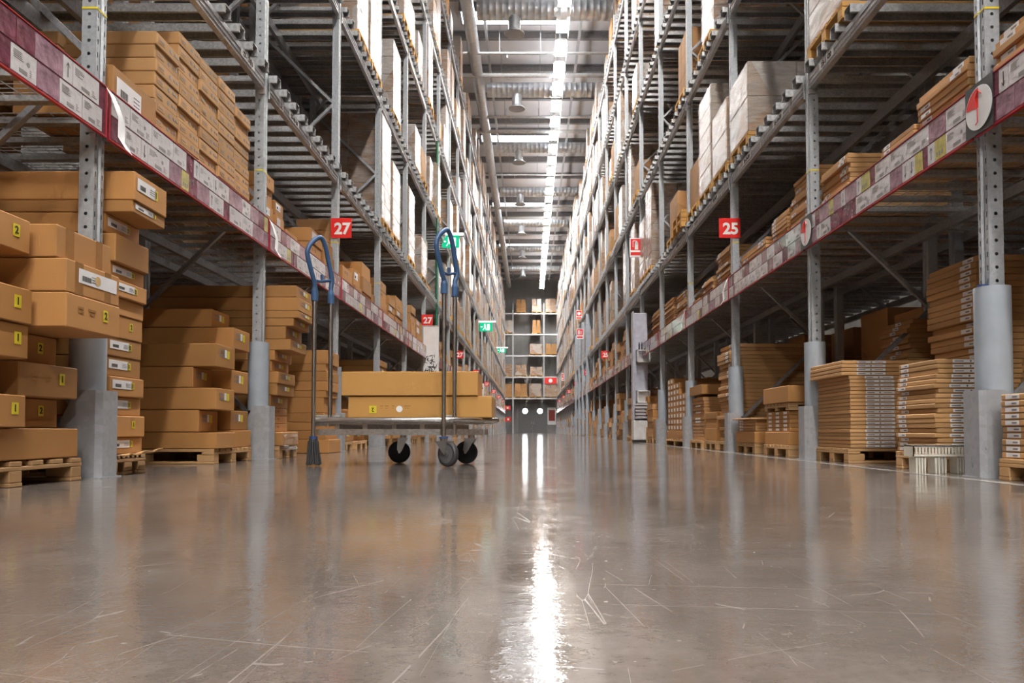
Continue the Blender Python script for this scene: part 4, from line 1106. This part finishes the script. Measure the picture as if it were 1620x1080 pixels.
for n_, (s, b, li, p, v, dx, sc_) in enumerate(LSPEC):
    Y = YP(b-1)+HL[p][1]; z = LV[li]+zoff; cx = s*(X[s]+.56+dx)
    # keep under the next level
    room = (LV[li+1]-z-.05) if li < 5 else 1.75
    me, fm, H, W = LVAR[v]
    if H+.15 > room: v = 5; me, fm, H, W = LVAR[v]
    if n_ < 290:
        t = thing('pallet_load', (cx, Y, z), '%s on the %s level of the %s rack, %s bay, %s place' % (LDESC[v], LN[li], SIDE[s], ordi(b), HL[p][0]), 'pallet load', 'pallet loads on the %s rack' % SIDE[s])
        pl = link('pallet', pal if b < 8 else lowpalm, (cx, Y, z), t)
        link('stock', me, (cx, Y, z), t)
        if b < 8 and v not in (2, 7): link('film_wrap', fm, (cx, Y, z), t)
    else:
        mass.box(cx-.55, cx+.55, Y-W/2, Y+W/2, z+.146, z+.145+H); massp.merge(lowpalm, Matrix.Translation((cx, Y, z)))
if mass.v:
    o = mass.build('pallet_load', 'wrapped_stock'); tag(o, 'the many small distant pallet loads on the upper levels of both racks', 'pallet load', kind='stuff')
    stuff_part(massp.build('pallet', 'wood_yellow', o))
print('LOADS', len(LSPEC))
# empty pallets stacked at level two, right bay 2/3
for i, (b, p, n_) in enumerate(((3, 2, 2), (2, 2, 0), (4, 0, 2))):
    for j in range(n_):
        z = LV[1]+zoff+j*.146; y = YP(b-1)+HL[p][1]
        if b == 3: continue
        tag(link('wooden_pallet', pal, (XR+.5, y, z), None), '%s empty yellow pallet on the right second level, %s bay' % (('lower', 'upper')[j], ordi(b)), 'pallet', 'empty pallets on the right rack')

# second-row stock seen as dark bulk deep in the racks
m = MB(); r2 = random.Random(77)
for s in (-1, 1):
    for b in range(0, NB+1):
        for li in (-1, 0, 1, 2, 3, 4, 5):
            for p in range(3):
                if r2.random() < (1.0 if li < 0 and b < 6 else .85 if li < 1 else .5 if li < 3 else .7):
                    y = YP(b-1)+HL[p][1]; z = .01 if li < 0 else LV[li]+zoff
                    h = r2.uniform(.7, 1.0) if li == 0 else r2.uniform(1.45, 1.85) if li < 0 else r2.uniform(.9, 1.6)
                    if li == 0: z = SH
                    m.box(s*(X[s]+1.62), s*(X[s]+2.45), y-.36, y+.36, z, z+h)
o = m.build('deep_stock', 'cardboard_mass'); tag(o, 'dark bulk of cartons filling the shaded rear row of both racks', 'stock', kind='stuff')

# ------------------------------------------------------------------ white plastic tray by the right stack
t = thing('plastic_tray', (2.58, 4.72, 0), 'cream plastic tray with slotted rim standing before the flat packs on the right', 'tray')
m = MB(); x0, x1, ya = 2.41, 2.76, 4.70
m.box(x0, x1, ya, ya+.006, .165, .178).box(x0, x1, ya, ya+.006, .108, .122)
nh = 17
for i in range(nh+1):
    xx = x0+i*(x1-x0)/nh; m.box(max(x0, xx-.006), min(x1, xx+.006), ya, ya+.006, .12, .168)
m.box(x0, x1, ya, ya+.12, .17, .178).box(x0, x0+.006, ya, ya+.12, .108, .178).box(x1-.006, x1, ya, ya+.12, .108, .178)
m.build('rim', 'white_plastic', t)
for a, b_ in ((.02, .09), (.14, .22), (.28, .345)):
    m = MB()
    for i in range(4):
        w = (b_-a)/4; m.prism([(x0+a+i*w, .11), (x0+a+(i+1)*w-.003, .11), (x0+a+(i+1)*w-.006, 0.001), (x0+a+i*w+.004, 0.001)], 'y', ya+.012, ya+.1-.01*(i % 2))
    m.box(x0+a, x0+b_, ya+.012, ya+.1, .105, .112)
    m.build('leg', 'white_plastic', t)

# ------------------------------------------------------------------ signs
def aisle_sign(s, Y, txt, lab):
    x0, x1 = (-2.60, -2.33) if s < 0 else (2.46, 2.74)
    z0 = 2.78; w = x1-x0
    t = thing('aisle_number_sign', ((x0+x1)/2, Y, z0), lab, 'sign', 'red aisle number signs')
    MB().cbox(x0, x1, Y-.003, Y+.003, z0, z0+.26, .004).build('plate', 'sign_red', t)
    text(txt, .205, 'sign_white', ((x0+x1)/2+.012, Y-.005, z0+.115), 'cam', t, .007, 'number')
    m = MB()
    for zz_ in (z0+.03, z0+.22): m.cyl(((x0 if s < 0 else x1)+(.02 if s < 0 else -.02), Y-.006, zz_), ((x0 if s < 0 else x1)+(.02 if s < 0 else -.02), Y+.03, zz_), .006, n=8)
    m.build('screw', 'rail_red', t)
for i, k in enumerate((2, 5, 8, 11, 14, 17, 20, 23)):
    for s in (-1, 1):
        aisle_sign(s, YP(k)-.062, '27' if s < 0 else '25', 'red sign with white %s on the %s upright, %s from the camera' % ('27' if s < 0 else '25', SIDE[s], ordi(i)))
def fire_sign(px, py, Y, w, h, lab, kind):
    c = pix(px, py, Y); t = thing('fire_sign', (c.x, Y, c.z-h/2), lab, 'sign', 'fire safety signs')
    MB().cbox(c.x-w/2, c.x+w/2, Y-.004, Y+.004, c.z-h/2, c.z+h/2, .004).build('plate', 'sign_white', t)
    MB().box(c.x-w*.42, c.x+w*.42, Y-.006, Y-.0042, c.z-h*.14, c.z+h*.45).build('red_field', 'sign_red', t)
    MB().box(c.x-w*.42, c.x+w*.42, Y-.006, Y-.0042, c.z-h*.40, c.z-h*.24).build('red_strip', 'sign_red', t)
    m = MB(); y_ = Y-.0075
    if kind == 'ext':
        m.box(c.x-w*.09, c.x+w*.17, y_, y_+.001, c.z-h*.1, c.z+h*.22).cyl((c.x+w*.04, y_, c.z+h*.22), (c.x+w*.04, y_+.001, c.z+h*.22), w*.13, n=16)
        m.box(c.x-w*.02, c.x+w*.1, y_, y_+.001, c.z+h*.28, c.z+h*.34)
        m.box(c.x-w*.22, c.x+w*.0, y_, y_+.001, c.z+h*.33, c.z+h*.365).box(c.x-w*.25, c.x-w*.21, y_, y_+.001, c.z+h*.02, c.z+h*.35)
    elif kind == 'ring':
        m.cyl((c.x, y_, c.z+h*.15), (c.x, y_+.001, c.z+h*.15), w*.27, n=20)
    else:
        m.box(c.x-w*.25, c.x-w*.05, y_, y_+.001, c.z-h*.05, c.z+h*.35).box(c.x+w*.1, c.x+w*.22, y_, y_+.001, c.z-h*.05, c.z+h*.3)
    m.build('pictogram', 'sign_white', t)
    MB().box(c.x+w*.3, XR+.02, Y+.006, Y+.02, c.z-.02, c.z+.02).build('bracket', 'zinc', t)
fire_sign(1006, 391.5, 17.55, .30, .46, 'red and white fire extinguisher sign above the display stand on the right', 'ext')
fire_sign(916, 498, 37.0, .30, .46, 'upper red round-symbol fire sign far along the right rack', 'ring')
fire_sign(917.5, 528, 36.0, .33, .5, 'lower red equipment sign far along the right rack', 'hose')
fire_sign(892, 596, 60.0, .35, .6, 'smallest red sign furthest along the right rack', 'ext')
def exit_sign(px, py, Y, w, h, lab):
    c = pix(px, py, Y); t = thing('exit_sign', (c.x, Y, c.z-h/2), lab, 'sign', 'green exit signs')
    MB().cbox(c.x-w*.6, c.x+w*.75, Y-.05, Y+.05, c.z+h*.52, c.z+h*.68, .01).build('lamp_housing', 'sign_light', t)
    MB().cbox(c.x-w/2, c.x+w/2, Y-.008, Y+.008, c.z-h/2, c.z+h/2, .004).build('panel', 'exit_green', t)
    m = MB(); y_ = Y-.012
    m.box(c.x+w*.08, c.x+w*.30, y_, y_+.002, c.z-h*.36, c.z+h*.30)
    m.cyl((c.x-w*.10, y_, c.z+h*.27), (c.x-w*.10, y_+.002, c.z+h*.27), h*.08, n=12)
    m.add([(c.x-w*.16, y_, c.z+h*.16), (c.x-w*.04, y_, c.z+h*.18), (c.x-w*.02, y_, c.z-h*.08), (c.x-w*.14, y_, c.z-h*.08)], [(0,3,2,1)])
    m.add([(c.x-w*.14, y_, c.z-h*.08), (c.x-w*.08, y_, c.z-h*.08), (c.x-w*.22, y_, c.z-h*.36), (c.x-w*.27, y_, c.z-h*.36)], [(0,3,2,1)])
    m.add([(c.x-w*.08, y_, c.z-h*.08), (c.x-w*.02, y_, c.z-h*.08), (c.x+w*.05, y_, c.z-h*.36), (c.x-w*.0, y_, c.z-h*.36)], [(0,3,2,1)])
    m.box(c.x-w*.42, c.x-w*.28, y_, y_+.002, c.z-h*.05, c.z+h*.05)
    m.build('pictogram', 'exit_white', t)
    MB().cyl((c.x-w*.5, Y, c.z+h*.66), (-XL+.0, Y, c.z+h*.66), .018, n=8).build('bracket', 'pvc_white', t)
exit_sign(713, 382, 21.6, .50, .37, 'green exit sign partly behind the right trolley handle')
exit_sign(769, 517, 36.5, .62, .44, 'green exit sign further along the left rack')
exit_sign(793.5, 554, 52, .6, .32, 'small pale exit sign furthest along the left rack')

# green downpipe beside the exit sign
xg = pix(693, 400, YP(6)).x
o = MB().cyl((-XL+.03, YP(5)+1.9, 2.6), (-XL+.03, YP(5)+1.9, 8), .03, n=10).build('green_pole', 'exit_pole' if 'exit_pole' in M else plain('exit_pole', (0.02, 0.16, 0.08), .4).name)
tag(o, 'slim green pole standing against the left rack by the exit sign', 'pole')

# banner on the left
t = thing('banner', (-2.36, 17.68, 1.5), 'white hanging banner with black leafy print under a red 27 sign', 'banner')
p0 = pix(670, 520, 17.68); p1 = pix(694, 590, 17.68)
MB().box(p0.x, p1.x, 17.66, 17.67, 1.55, 2.76).build('cloth', 'sign_white', t)
m = MB(); rb = random.Random(9)
for i in range(46):
    cx = rb.uniform(p0.x+.03, p1.x-.03); cz = rb.uniform(1.58, 2.1); a = rb.uniform(0, PI); l = rb.uniform(.04, .11); w = rb.uniform(.008, .016)
    if not (p0.x+.01 < cx-abs(math.cos(a))*l and cx+abs(math.cos(a))*l < p1.x-.01): continue
    dx, dz = math.cos(a)*l, math.sin(a)*l
    m.add([(cx-dx, 17.657, cz-dz), (cx-math.sin(a)*w, 17.657, cz+math.cos(a)*w), (cx+dx, 17.657, cz+dz), (cx+math.sin(a)*w, 17.657, cz-math.cos(a)*w)], [(0,1,2,3)])
m.build('leaf_print', 'black_ink', t)
MB().box(p0.x-.02, p1.x+.02, 17.655, 17.68, 2.74, 2.77).build('top_bar', 'zinc', t)
t = thing('banner', (-2.4, 33.8, .8), 'small black and white patterned banner further along the left rack', 'banner')
MB().box(-2.5, -2.1, 33.79, 33.80, .9, 2.4).build('cloth', 'sign_white', t)
m = MB()
for i in range(30):
    cx = rb.uniform(-2.47, -2.13); cz = rb.uniform(.95, 2.3); a = rb.uniform(0, PI)
    m.box(cx-.01, cx+.02, 33.785, 33.788, cz-.04, cz+.04)
m.build('leaf_print', 'black_ink', t)

# display stand on the right
Yd = 17.0
t = thing('display_stand', (2.5, Yd, 0), 'tall pale lavender display stand with white box shelves below a red 25 sign', 'display stand')
pa = pix(1001, 500, Yd).x; pb = pix(1027, 500, Yd).x
MB().cbox(pa, pb, Yd+.25, Yd+.29, .5, 3.0, .01).build('back_panel', 'pale_lavender', t)
MB().cbox(pa, pa+.03, Yd-.02, Yd+.25, .5, 3.0, .005).build('side_panel', 'pale_lavender', t)
for zc, nm in ((1.98, 'box_shelf'), (1.05, 'box_shelf')):
    m = MB(); a, b_ = pa+.10, pb+.02
    m.box(a, b_, Yd+.0, Yd+.24, zc-.14, zc-.12).box(a, b_, Yd+.0, Yd+.24, zc+.12, zc+.14).box(a, a+.02, Yd, Yd+.24, zc-.14, zc+.14).box(b_-.02, b_, Yd, Yd+.24, zc-.14, zc+.14).box(a, b_, Yd+.22, Yd+.24, zc-.14, zc+.14)
    m.build('box_shelf', 'sign_white', t)
m = MB()
for i in range(5): m.box(pa+.04, pb-.01, Yd-.02-.0, Yd+.2, .55+i*.075, .556+i*.075).box(pa+.05, pb-.02, Yd-.01, Yd+.01, .556+i*.075, .60+i*.075)
m.build('leaflet_rack', 'light_ink', t)
MB().cbox(pa+.0, pb-.01, Yd-.05, Yd+.3, .06, .5, .01).build('cabinet', 'pvc_white', t)
MB().box(pa+.02, pb-.03, Yd-.03, Yd+.28, 0, .06).build('plinth', 'dark_gap', t)
for i, xx in enumerate((.16, .22)):
    tag(MB().cyl((pa+xx, Yd+.1, 2.122), (pa+xx, Yd+.1, 2.26), .018, n=10).cyl((pa+xx, Yd+.1, 2.26), (pa+xx, Yd+.1, 2.30), .009, n=8).build('bottle', 'black_rubber'), '%s dark bottle on the upper white box shelf of the display stand' % ('left', 'right')[i], 'bottle', 'bottles on the display stand')

# ------------------------------------------------------------------ end rack across the aisle
YE = 76.6
t = thing('pallet_rack', (0, YE, 0), 'grey pallet rack crossing the end of the aisle above the doors', 'pallet rack')
m = None
for px in (811.5, 860.5, 784, 905):
    x_ = pix(px, 600, YE).x
    MB().box(x_-.06, x_+.06, YE-.05, YE+.05, 0 if px != 860.5 else 3.5, HP).build('upright_post', 'post_plain', t)
EL = [3.5, 5.7, 7.9, 10.1, 12.25]
for z in EL:
    MB().box(-6, 6, YE-.03, YE+.03, z, z+.14).build('beam', 'galvanised', t)
    MB().box(-6, 6, YE+.03, YE+1.1, z+.1, z+.14).build('shelf_deck', 'galvanised_bar', t)
el = [(4, 824, 1.5, 1.0), (4, 849, 1.55, 1.0), (4, 871.5, 1.6, 1.1), (3, 848.6, 1.5, .85), (3, 803, 1.5, 1.2), (2, 848, 1.2, 1.3), (2, 872, 1.2, 1.2), (1, 824, 1.25, 1.2), (1, 848.5, 1.0, 1.3), (0, 824, 1.55, 1.3), (0, 847, 1.55, 1.25), (0, 871, 1.5, 1.35), (0, 802.5, 1.5, 1.1), (1, 802, 1.3, 1.1)]
for i, (li, px, h, w) in enumerate(el):
    x_ = pix(px, 600, YE).x; z = EL[li]+.141
    t = thing('pallet_load', (x_, YE+.5, z), 'wrapped load on the end rack, %s shelf up, %s' % (ordi(li), {802:'far left',803:'far left',824:'left',847:'centre',848:'centre',849:'centre',871:'right',872:'right'}[int(px)]), 'pallet load', 'pallet loads on the end rack')
    m = MB()
    for xx in (-.5, 0, .5): m.box(x_+xx*w-.06, x_+xx*w+.06, YE, YE+.9, z, z+.1)
    m.box(x_-w/2-.06, x_+w/2+.06, YE, YE+.9, z+.1, z+.14); m.build('pallet', 'wood_yellow', t)
    r = random.Random(i); m = MB()
    n_ = r.choice([2, 3, 4])
    for k_ in range(n_):
        j = r.uniform(0, .06) if k_ == n_-1 else 0
        for c in range(2): m.cbox(x_-w/2+j+c*w/2, x_-w/2+(c+1)*w/2-j, YE+.02, YE+.85, z+.142+k_*h/n_*.85, z+.14+(k_+1)*h/n_*.85, .01)
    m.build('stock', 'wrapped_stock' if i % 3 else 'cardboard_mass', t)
c = pix(871, 602, YE-.1)
o = MB().box(c.x-.62, c.x+.62, YE-.08, YE-.06, c.z-.32, c.z+.32).build('red_sign', 'sign_red'); tag(o, 'red rectangular sign on the end rack above the right of the doors', 'sign')
MB().cyl((c.x, YE-.085, c.z), (c.x, YE-.08, c.z), .2, n=16).build('white_mark', 'sign_white', o)
for i, (px, py) in enumerate(((803, 645), (804, 663))):
    c = pix(px, py, 76); o = MB().box(c.x-.3, c.x+.3, 75.98, 76, c.z-.22, c.z+.22).build('red_sign', 'sign_red'); tag(o, '%s small red sign at the far end of the left rack' % ('upper', 'lower')[i], 'sign')
    MB().box(c.x-.1, c.x+.1, 75.97, 75.979, c.z-.1, c.z+.1).build('white_mark', 'sign_white', o)
c = pix(873, 662, YEND-.2)
t = thing('fire_cabinet', (c.x, YEND-.3, 0), 'red and white fire cabinet on the end wall right of the doors', 'cabinet')
MB().cbox(c.x-.45, c.x+.45, YEND-.3, YEND-.02, .9, 2.7, .02).build('body', 'sign_white', t)
MB().box(c.x-.33, c.x+.33, YEND-.315, YEND-.301, 1.3, 2.45).build('window', 'glass_print', t)
MB().box(c.x-.4, c.x+.4, YEND-.28, YEND-.05, 0, .9).build('stand', 'roof_beam', t)

# ------------------------------------------------------------------ trolley
import re
for o in bpy.data.objects:
    if 'label' in o.keys() and len(re.findall(r'[A-Za-z0-9]+', o['label'])) > 16: print('LONG', o['label'])
T = thing('flatbed_trolley', (-1.0, 5.9, 0), 'flatbed trolley with two blue loop handles on four steel poles, standing in the aisle', 'trolley')
def gp(px, Y): return Vector(((px-VX)*Y/F, Y, 0))
A1, A2, B1, B2 = gp(496, 5.72), gp(522, 5.86), gp(702, 5.59), gp(719, 5.72)
DKZ = .352
def cr(pts, sub=6):
    P = [Vector(p) for p in pts]; out = []
    for i in range(len(P)-1):
        p0 = P[max(i-1, 0)]; p1 = P[i]; p2 = P[i+1]; p3 = P[min(i+2, len(P)-1)]
        for k_ in range(sub):
            t_ = k_/sub
            out.append(.5*((2*p1)+(p2-p0)*t_+(2*p0-5*p1+4*p2-p3)*t_*t_+(3*p1-p0-3*p2+p3)*t_**3))
    out.append(P[-1]); return out
for (P1, P2, nm) in ((A1, A2, 'left'), (B1, B2, 'right')):
    kz = (P1.y+P2.y)/2/5.79
    def hp(t_, z): p = P1.lerp(P2, t_); return Vector((p.x, p.y, HCAM+(z-HCAM)*kz+(.0 if nm == 'left' else .055)))
    wd = 1.0 if nm == 'left' else 1.3
    tp = [(0,1.30),(0,1.36),(-.04,1.42),(-.22,1.50),(-.40,1.585),(-.44,1.645),(-.28,1.70),(0.0,1.745),(.28,1.772),(.5,1.752),(.68,1.69),(.84,1.60),(.98,1.51),(1.04,1.45),(1.0,1.39),(1.0,1.33),(1.0,1.30)]
    path = cr([hp(.5+(a-.5)*(wd if b_ > 1.41 else 1), b_) for a, b_ in tp], 5)
    h = MB().tube(path, .0185, n=14)
    h.cyl(hp(0,1.27), hp(0,1.345), .0265, n=20).cyl(hp(0,1.345), hp(0,1.385), .0265, .016, n=20)
    h.cyl(hp(1,1.27), hp(1,1.345), .0265, n=20).cyl(hp(1,1.345), hp(1,1.385), .0265, .016, n=20)
    h.tube(cr([hp(.0,1.43), hp(.3,1.428), (hp(.6,1.44)), hp(1.02,1.455)], 4), [.012]*13, n=10)
    h.build('handle', 'blue_plastic', T)
    MB().tube(cr([hp(.42,1.43), hp(.44,1.46), hp(.42,1.485)], 4), [.008,.009,.010,.011,.012,.012,.012,.011,.009], n=10).build('hook', 'blue_plastic', T)
    zb = .225
    MB().cyl((P1.x, P1.y, zb), hp(0, 1.28), .0175, n=20).build('pole', 'chrome', T)
    MB().cyl((P2.x, P2.y, .335 if nm == 'left' else .24), hp(1, 1.28), .0175, n=20).build('pole', 'chrome', T)
# deck frame
cr_ = gp(786, 5.95); crb = Vector((-.30, 6.42, 0)); clb = Vector((-1.50, 6.42, 0))
loop = [A1+Vector((.01,.02,0)), A1.lerp(B1, .5)+Vector((0,.02,0)), B1+Vector((-.02,.03,0)), Vector((-.46,5.72,0)), cr_, crb, Vector((-.9,6.46,0)), clb, A2+Vector((-.02,.04,0)), A1+Vector((.0,.03,0))]
MB().tube([Vector((p.x, p.y, DKZ)) for p in loop], .019, n=12).build('rim_tube', 'chrome', T)
ins = [Vector((p.x, p.y, .262)) for p in (A1+Vector((.03,.05,0)), B1+Vector((-.03,.07,0)), Vector((-.38,5.88,0)), Vector((-.38,6.36,0)), Vector((-1.46,6.36,0)))]
m = MB()
def flatbar(m, a, b_, z0, z1, th=.02):
    d = (b_-a).normalized(); n_ = Vector((-d.y, d.x, 0))*th
    q = [a-n_, b_-n_, b_+n_, a+n_]
    m.add([(p.x, p.y, z0) for p in q]+[(p.x, p.y, z1) for p in q], [(0,3,2,1),(4,5,6,7),(0,1,5,4),(1,2,6,5),(2,3,7,6),(3,0,4,7)])
for i in range(5): flatbar(m, ins[i], ins[(i+1) % 5], .236, .282)
m.build('lower_frame', 'zinc', T)
m = MB()
for f_ in (.15, .38, .62, .85):
    a = ins[0].lerp(ins[1], f_); b_ = ins[4].lerp(ins[3], f_); flatbar(m, a, b_, .284, .318)
m.build('cross_member', 'zinc', T)
m = MB(); q = [(p.x, p.y) for p in (A1+Vector((.03,.05,0)), B1+Vector((-.01,.06,0)), Vector((-.46,5.76,0)), Vector((-.30,5.97,0)), Vector((-.32,6.40,0)), Vector((-1.48,6.40,0)))]
m.prism(q, 'z', .322, .336); m.build('deck', 'zinc', T)
for P_, z_ in ((A1+Vector((.05,.05,0)), .345), (A2+Vector((.03,.03,0)), .345), (B2+Vector((-.03,.03,0)), .345)):
    MB().cbox(P_.x-.045, P_.x+.045, P_.y-.012, P_.y+.012, z_-.04, z_+.045, .004).build('corner_bracket', 'zinc', T)
MB().cyl((A2.x+.17, A2.y+.1, .33), (A2.x+.17, A2.y+.1, .40), .02, n=16).build('socket', 'chrome', T)
MB().cyl((B1.x+.06, B1.y+.0, .345), (B1.x+.06, B1.y+.03, .345), .014, n=12).build('bolt', 'chrome', T)
# casters
def caster(swx, swy, cx, cy, r, ang, matw, ztop, lab=None):
    """swivel at swx,swy ; wheel centre cx,cy ; axis angle ang"""
    ax = Vector((math.cos(ang), math.sin(ang), 0)); c_ = Vector((cx, cy, r+.0)); w = .022
    W = MB()
    prof = [(r-.012, w), (r-.003, w*.8), (r, w*.35), (r, -w*.35), (r-.003, -w*.8), (r-.012, -w)]
    n_ = 36; u = Vector((0,0,1)); v = ax.cross(u)
    vs = [c_+ax*o_+(u*math.cos(2*PI*i/n_)+v*math.sin(2*PI*i/n_))*rr_ for (rr_, o_) in prof for i in range(n_)]
    W.add(vs, [(j*n_+i, j*n_+(i+1) % n_, (j+1)*n_+(i+1) % n_, (j+1)*n_+i) for j in range(5) for i in range(n_)], 0, True)
    W.add(vs, [tuple(range(n_)), tuple(range(5*n_, 6*n_))[::-1]])
    wh = W.build('wheel', matw, T)
    MB().cyl(c_-ax*(w+.002), c_+ax*(w+.002), r*.72, n=32).cyl(c_-ax*(w+.007), c_+ax*(w+.007), r*.28, n=24).build('hub', 'hub_grey' if matw == 'grey_rubber' else 'black_rubber', wh)
    MB().cyl(c_-ax*(w+.016), c_+ax*(w+.016), .011, n=12).build('axle', 'chrome', wh)
    Fk = MB(); sw = Vector((swx, swy, 0)); d = (c_-sw); d.z = 0
    d = d.normalized() if d.length > 1e-4 else Vector((1,0,0))
    for sg in (-1, 1):
        o_ = ax*sg*(w+.009)
        pts = [sw-d*.035+Vector((0,0,ztop-.02)), sw+d*.045+Vector((0,0,ztop-.02)), Vector((c_.x, c_.y, r+.02))+d*.02, Vector((c_.x, c_.y, r-.012)), Vector((c_.x, c_.y, r+.01))-d*.02]
        a_ = [p+o_ for p in pts]; b2 = [p+o_+ax*sg*.004 for p in pts]
        n5 = 5; Fk.add(a_+b2, [tuple(range(5)), tuple(range(5, 10))[::-1]]+[(i, (i+1) % 5, 5+(i+1) % 5, 5+i) for i in range(5)])
    top = [sw-d*.04, sw+d*.05]
    q = [top[0]+ax*.036, top[1]+ax*.036, top[1]-ax*.036, top[0]-ax*.036]
    Fk.add([(p.x, p.y, ztop-.022) for p in q]+[(p.x, p.y, ztop-.014) for p in q], [(0,3,2,1),(4,5,6,7),(0,1,5,4),(1,2,6,5),(2,3,7,6),(3,0,4,7)])
    Fk.cyl((swx, swy, ztop-.014), (swx, swy, ztop+.012), .028, n=20)
    Fk.build('fork', 'chrome', T)
w1 = gp(709, 5.60)
caster(B1.x, B1.y, w1.x, w1.y, .095, math.radians(-128+0), 'grey_rubber', .205)
MB().cyl((B1.x, B1.y, .212), (B1.x, B1.y, .226), .034, n=20).build('swivel_ring', 'blue_edge', T)
w2 = gp(738, 6.13); caster(w2.x+.04, w2.y, w2.x, w2.y, .093, math.radians(-100), 'black_rubber', .222)
w3 = gp(632, 6.25); caster(w3.x+.03, w3.y, w3.x, w3.y, .092, math.radians(-80), 'black_rubber', .222)
# brush foot at the left pole
MB().cyl((A1.x, A1.y, .205), (A1.x, A1.y, .228), .030, n=20).build('swivel_ring', 'blue_edge', T)
MB().cyl((A1.x, A1.y, .185), (A1.x, A1.y, .205), .034, .030, n=20).build('brush_socket', 'black_rubber', T)
m = MB(); rb = random.Random(2)
for i in range(26):
    a = 2*PI*i/26; r0 = .020 if i % 2 else .032; r1 = .040+.022*rb.random(); m.tube([(A1.x+math.cos(a)*r0, A1.y+math.sin(a)*r0, .19), (A1.x+math.cos(a)*(r0+.006), A1.y+math.sin(a)*(r0+.006), .12), (A1.x+math.cos(a)*r1, A1.y+math.sin(a)*r1*.8, .003+.012*rb.random())], [.009, .0085, .006], n=7)
m.build('brush', 'grey_rubber', T)

# cartons on the trolley
def tcarton(px0, px1, Y, z0, z1, dep, skew, lab, seam):
    a = (px0-VX)*Y/F; b_ = (px1-VX)*Y/F
    m = MB(); q = [(a, Y), (b_, Y-skew), (b_+skew*.4, Y-skew+dep), (a+skew*.4, Y+dep)]
    c = .004
    def ring(z, ins_): 
        cx_ = sum(p[0] for p in q)/4; cy_ = sum(p[1] for p in q)/4
        return [(p[0]+(ins_ if p[0] < cx_ else -ins_), p[1]+(ins_ if p[1] < cy_ else -ins_), z) for p in q]
    vs = ring(z0, c)+ring(z0+c, 0)+ring(z1-c, 0)+ring(z1, c)
    fs = [(3,2,1,0), (12,13,14,15)]+[(j*4+i, j*4+(i+1) % 4, (j+1)*4+(i+1) % 4, (j+1)*4+i) for j in range(3) for i in range(4)]
    m.add(vs, fs); o = m.build('cardboard_carton', 'cardboard_honey'); tag(o, lab, 'carton', 'cartons on the trolley')
    xs_ = (seam-VX)*Y/F; f_ = (xs_-a)/(b_-a); ys_ = Y-skew*f_
    MB().box(xs_, b_, ys_-.0+0, ys_+.001, z0+.006, z1-.006) if False else None
    t_ = [(xs_, ys_-.0012), (b_-.004, Y-skew-.0012), (b_-.004, Y-skew-.0002), (xs_, ys_-.0002)]
    MB().prism(t_, 'z', z0+.004, z1-.004).build('end_flap', 'cardboard_honey', o)
    return o, lambda px: ((px-VX)*Y/F, Y-skew*((px-VX)*Y/F-a)/(b_-a))
o, fx = tcarton(551, 778, 5.83, DKZ+.020, DKZ+.188, .46, .02, 'lower long carton on the trolley with a yellow sticker and white dot', 696)
x_, y_ = fx(590)
st = MB().box(x_-.028, x_+.028, y_-.003, y_-.002, DKZ+.055, DKZ+.112).build('number_sticker', 'yellow_paper', o)
text('2', .045, 'black_ink', (x_, y_-.004, DKZ+.083), 'cam', st, .001, roll=PI)
x_, y_ = fx(632)
MB().cyl((x_, y_-.003, DKZ+.087), (x_, y_-.0015, DKZ+.087), .025, n=28, smooth=False).build('round_sticker', 'sign_white', o)
m = MB()
for px_, w in ((604, .02), (612, .03), (622, .02), (645, .05)):
    x_, y_ = fx(px_); m.box(x_-w/2, x_+w/2, y_-.0015, y_-.0008, DKZ+.108, DKZ+.113).box(x_-w/2, x_+w/3, y_-.0015, y_-.0008, DKZ+.092, DKZ+.095)
m.build('print', 'tape', o)
tcarton(540, 756, 5.81, DKZ+.191, DKZ+.378, .44, .015, 'upper plain long carton lying on the other one on the trolley', 683)

# ------------------------------------------------------------------ world + colour
w = bpy.data.worlds.new('world'); bpy.context.scene.world = w; w.use_nodes = True
w.node_tree.nodes['Background'].inputs[0].default_value = (0.05, 0.05, 0.055, 1)
w.node_tree.nodes['Background'].inputs[1].default_value = 0.3
sc = bpy.context.scene
sc.view_settings.view_transform = 'Standard'; sc.view_settings.look = 'None'; sc.view_settings.gamma = 1
sc.view_settings.use_curve_mapping = False; sc.view_settings.exposure = 1.6
sc.cycles.use_denoising = True
sc.cycles.max_bounces = 8; sc.cycles.diffuse_bounces = 4; sc.cycles.glossy_bounces = 4; sc.cycles.transparent_max_bounces = 12
sc.cycles.sample_clamp_indirect = 8; sc.cycles.caustics_reflective = False; sc.cycles.caustics_refractive = False
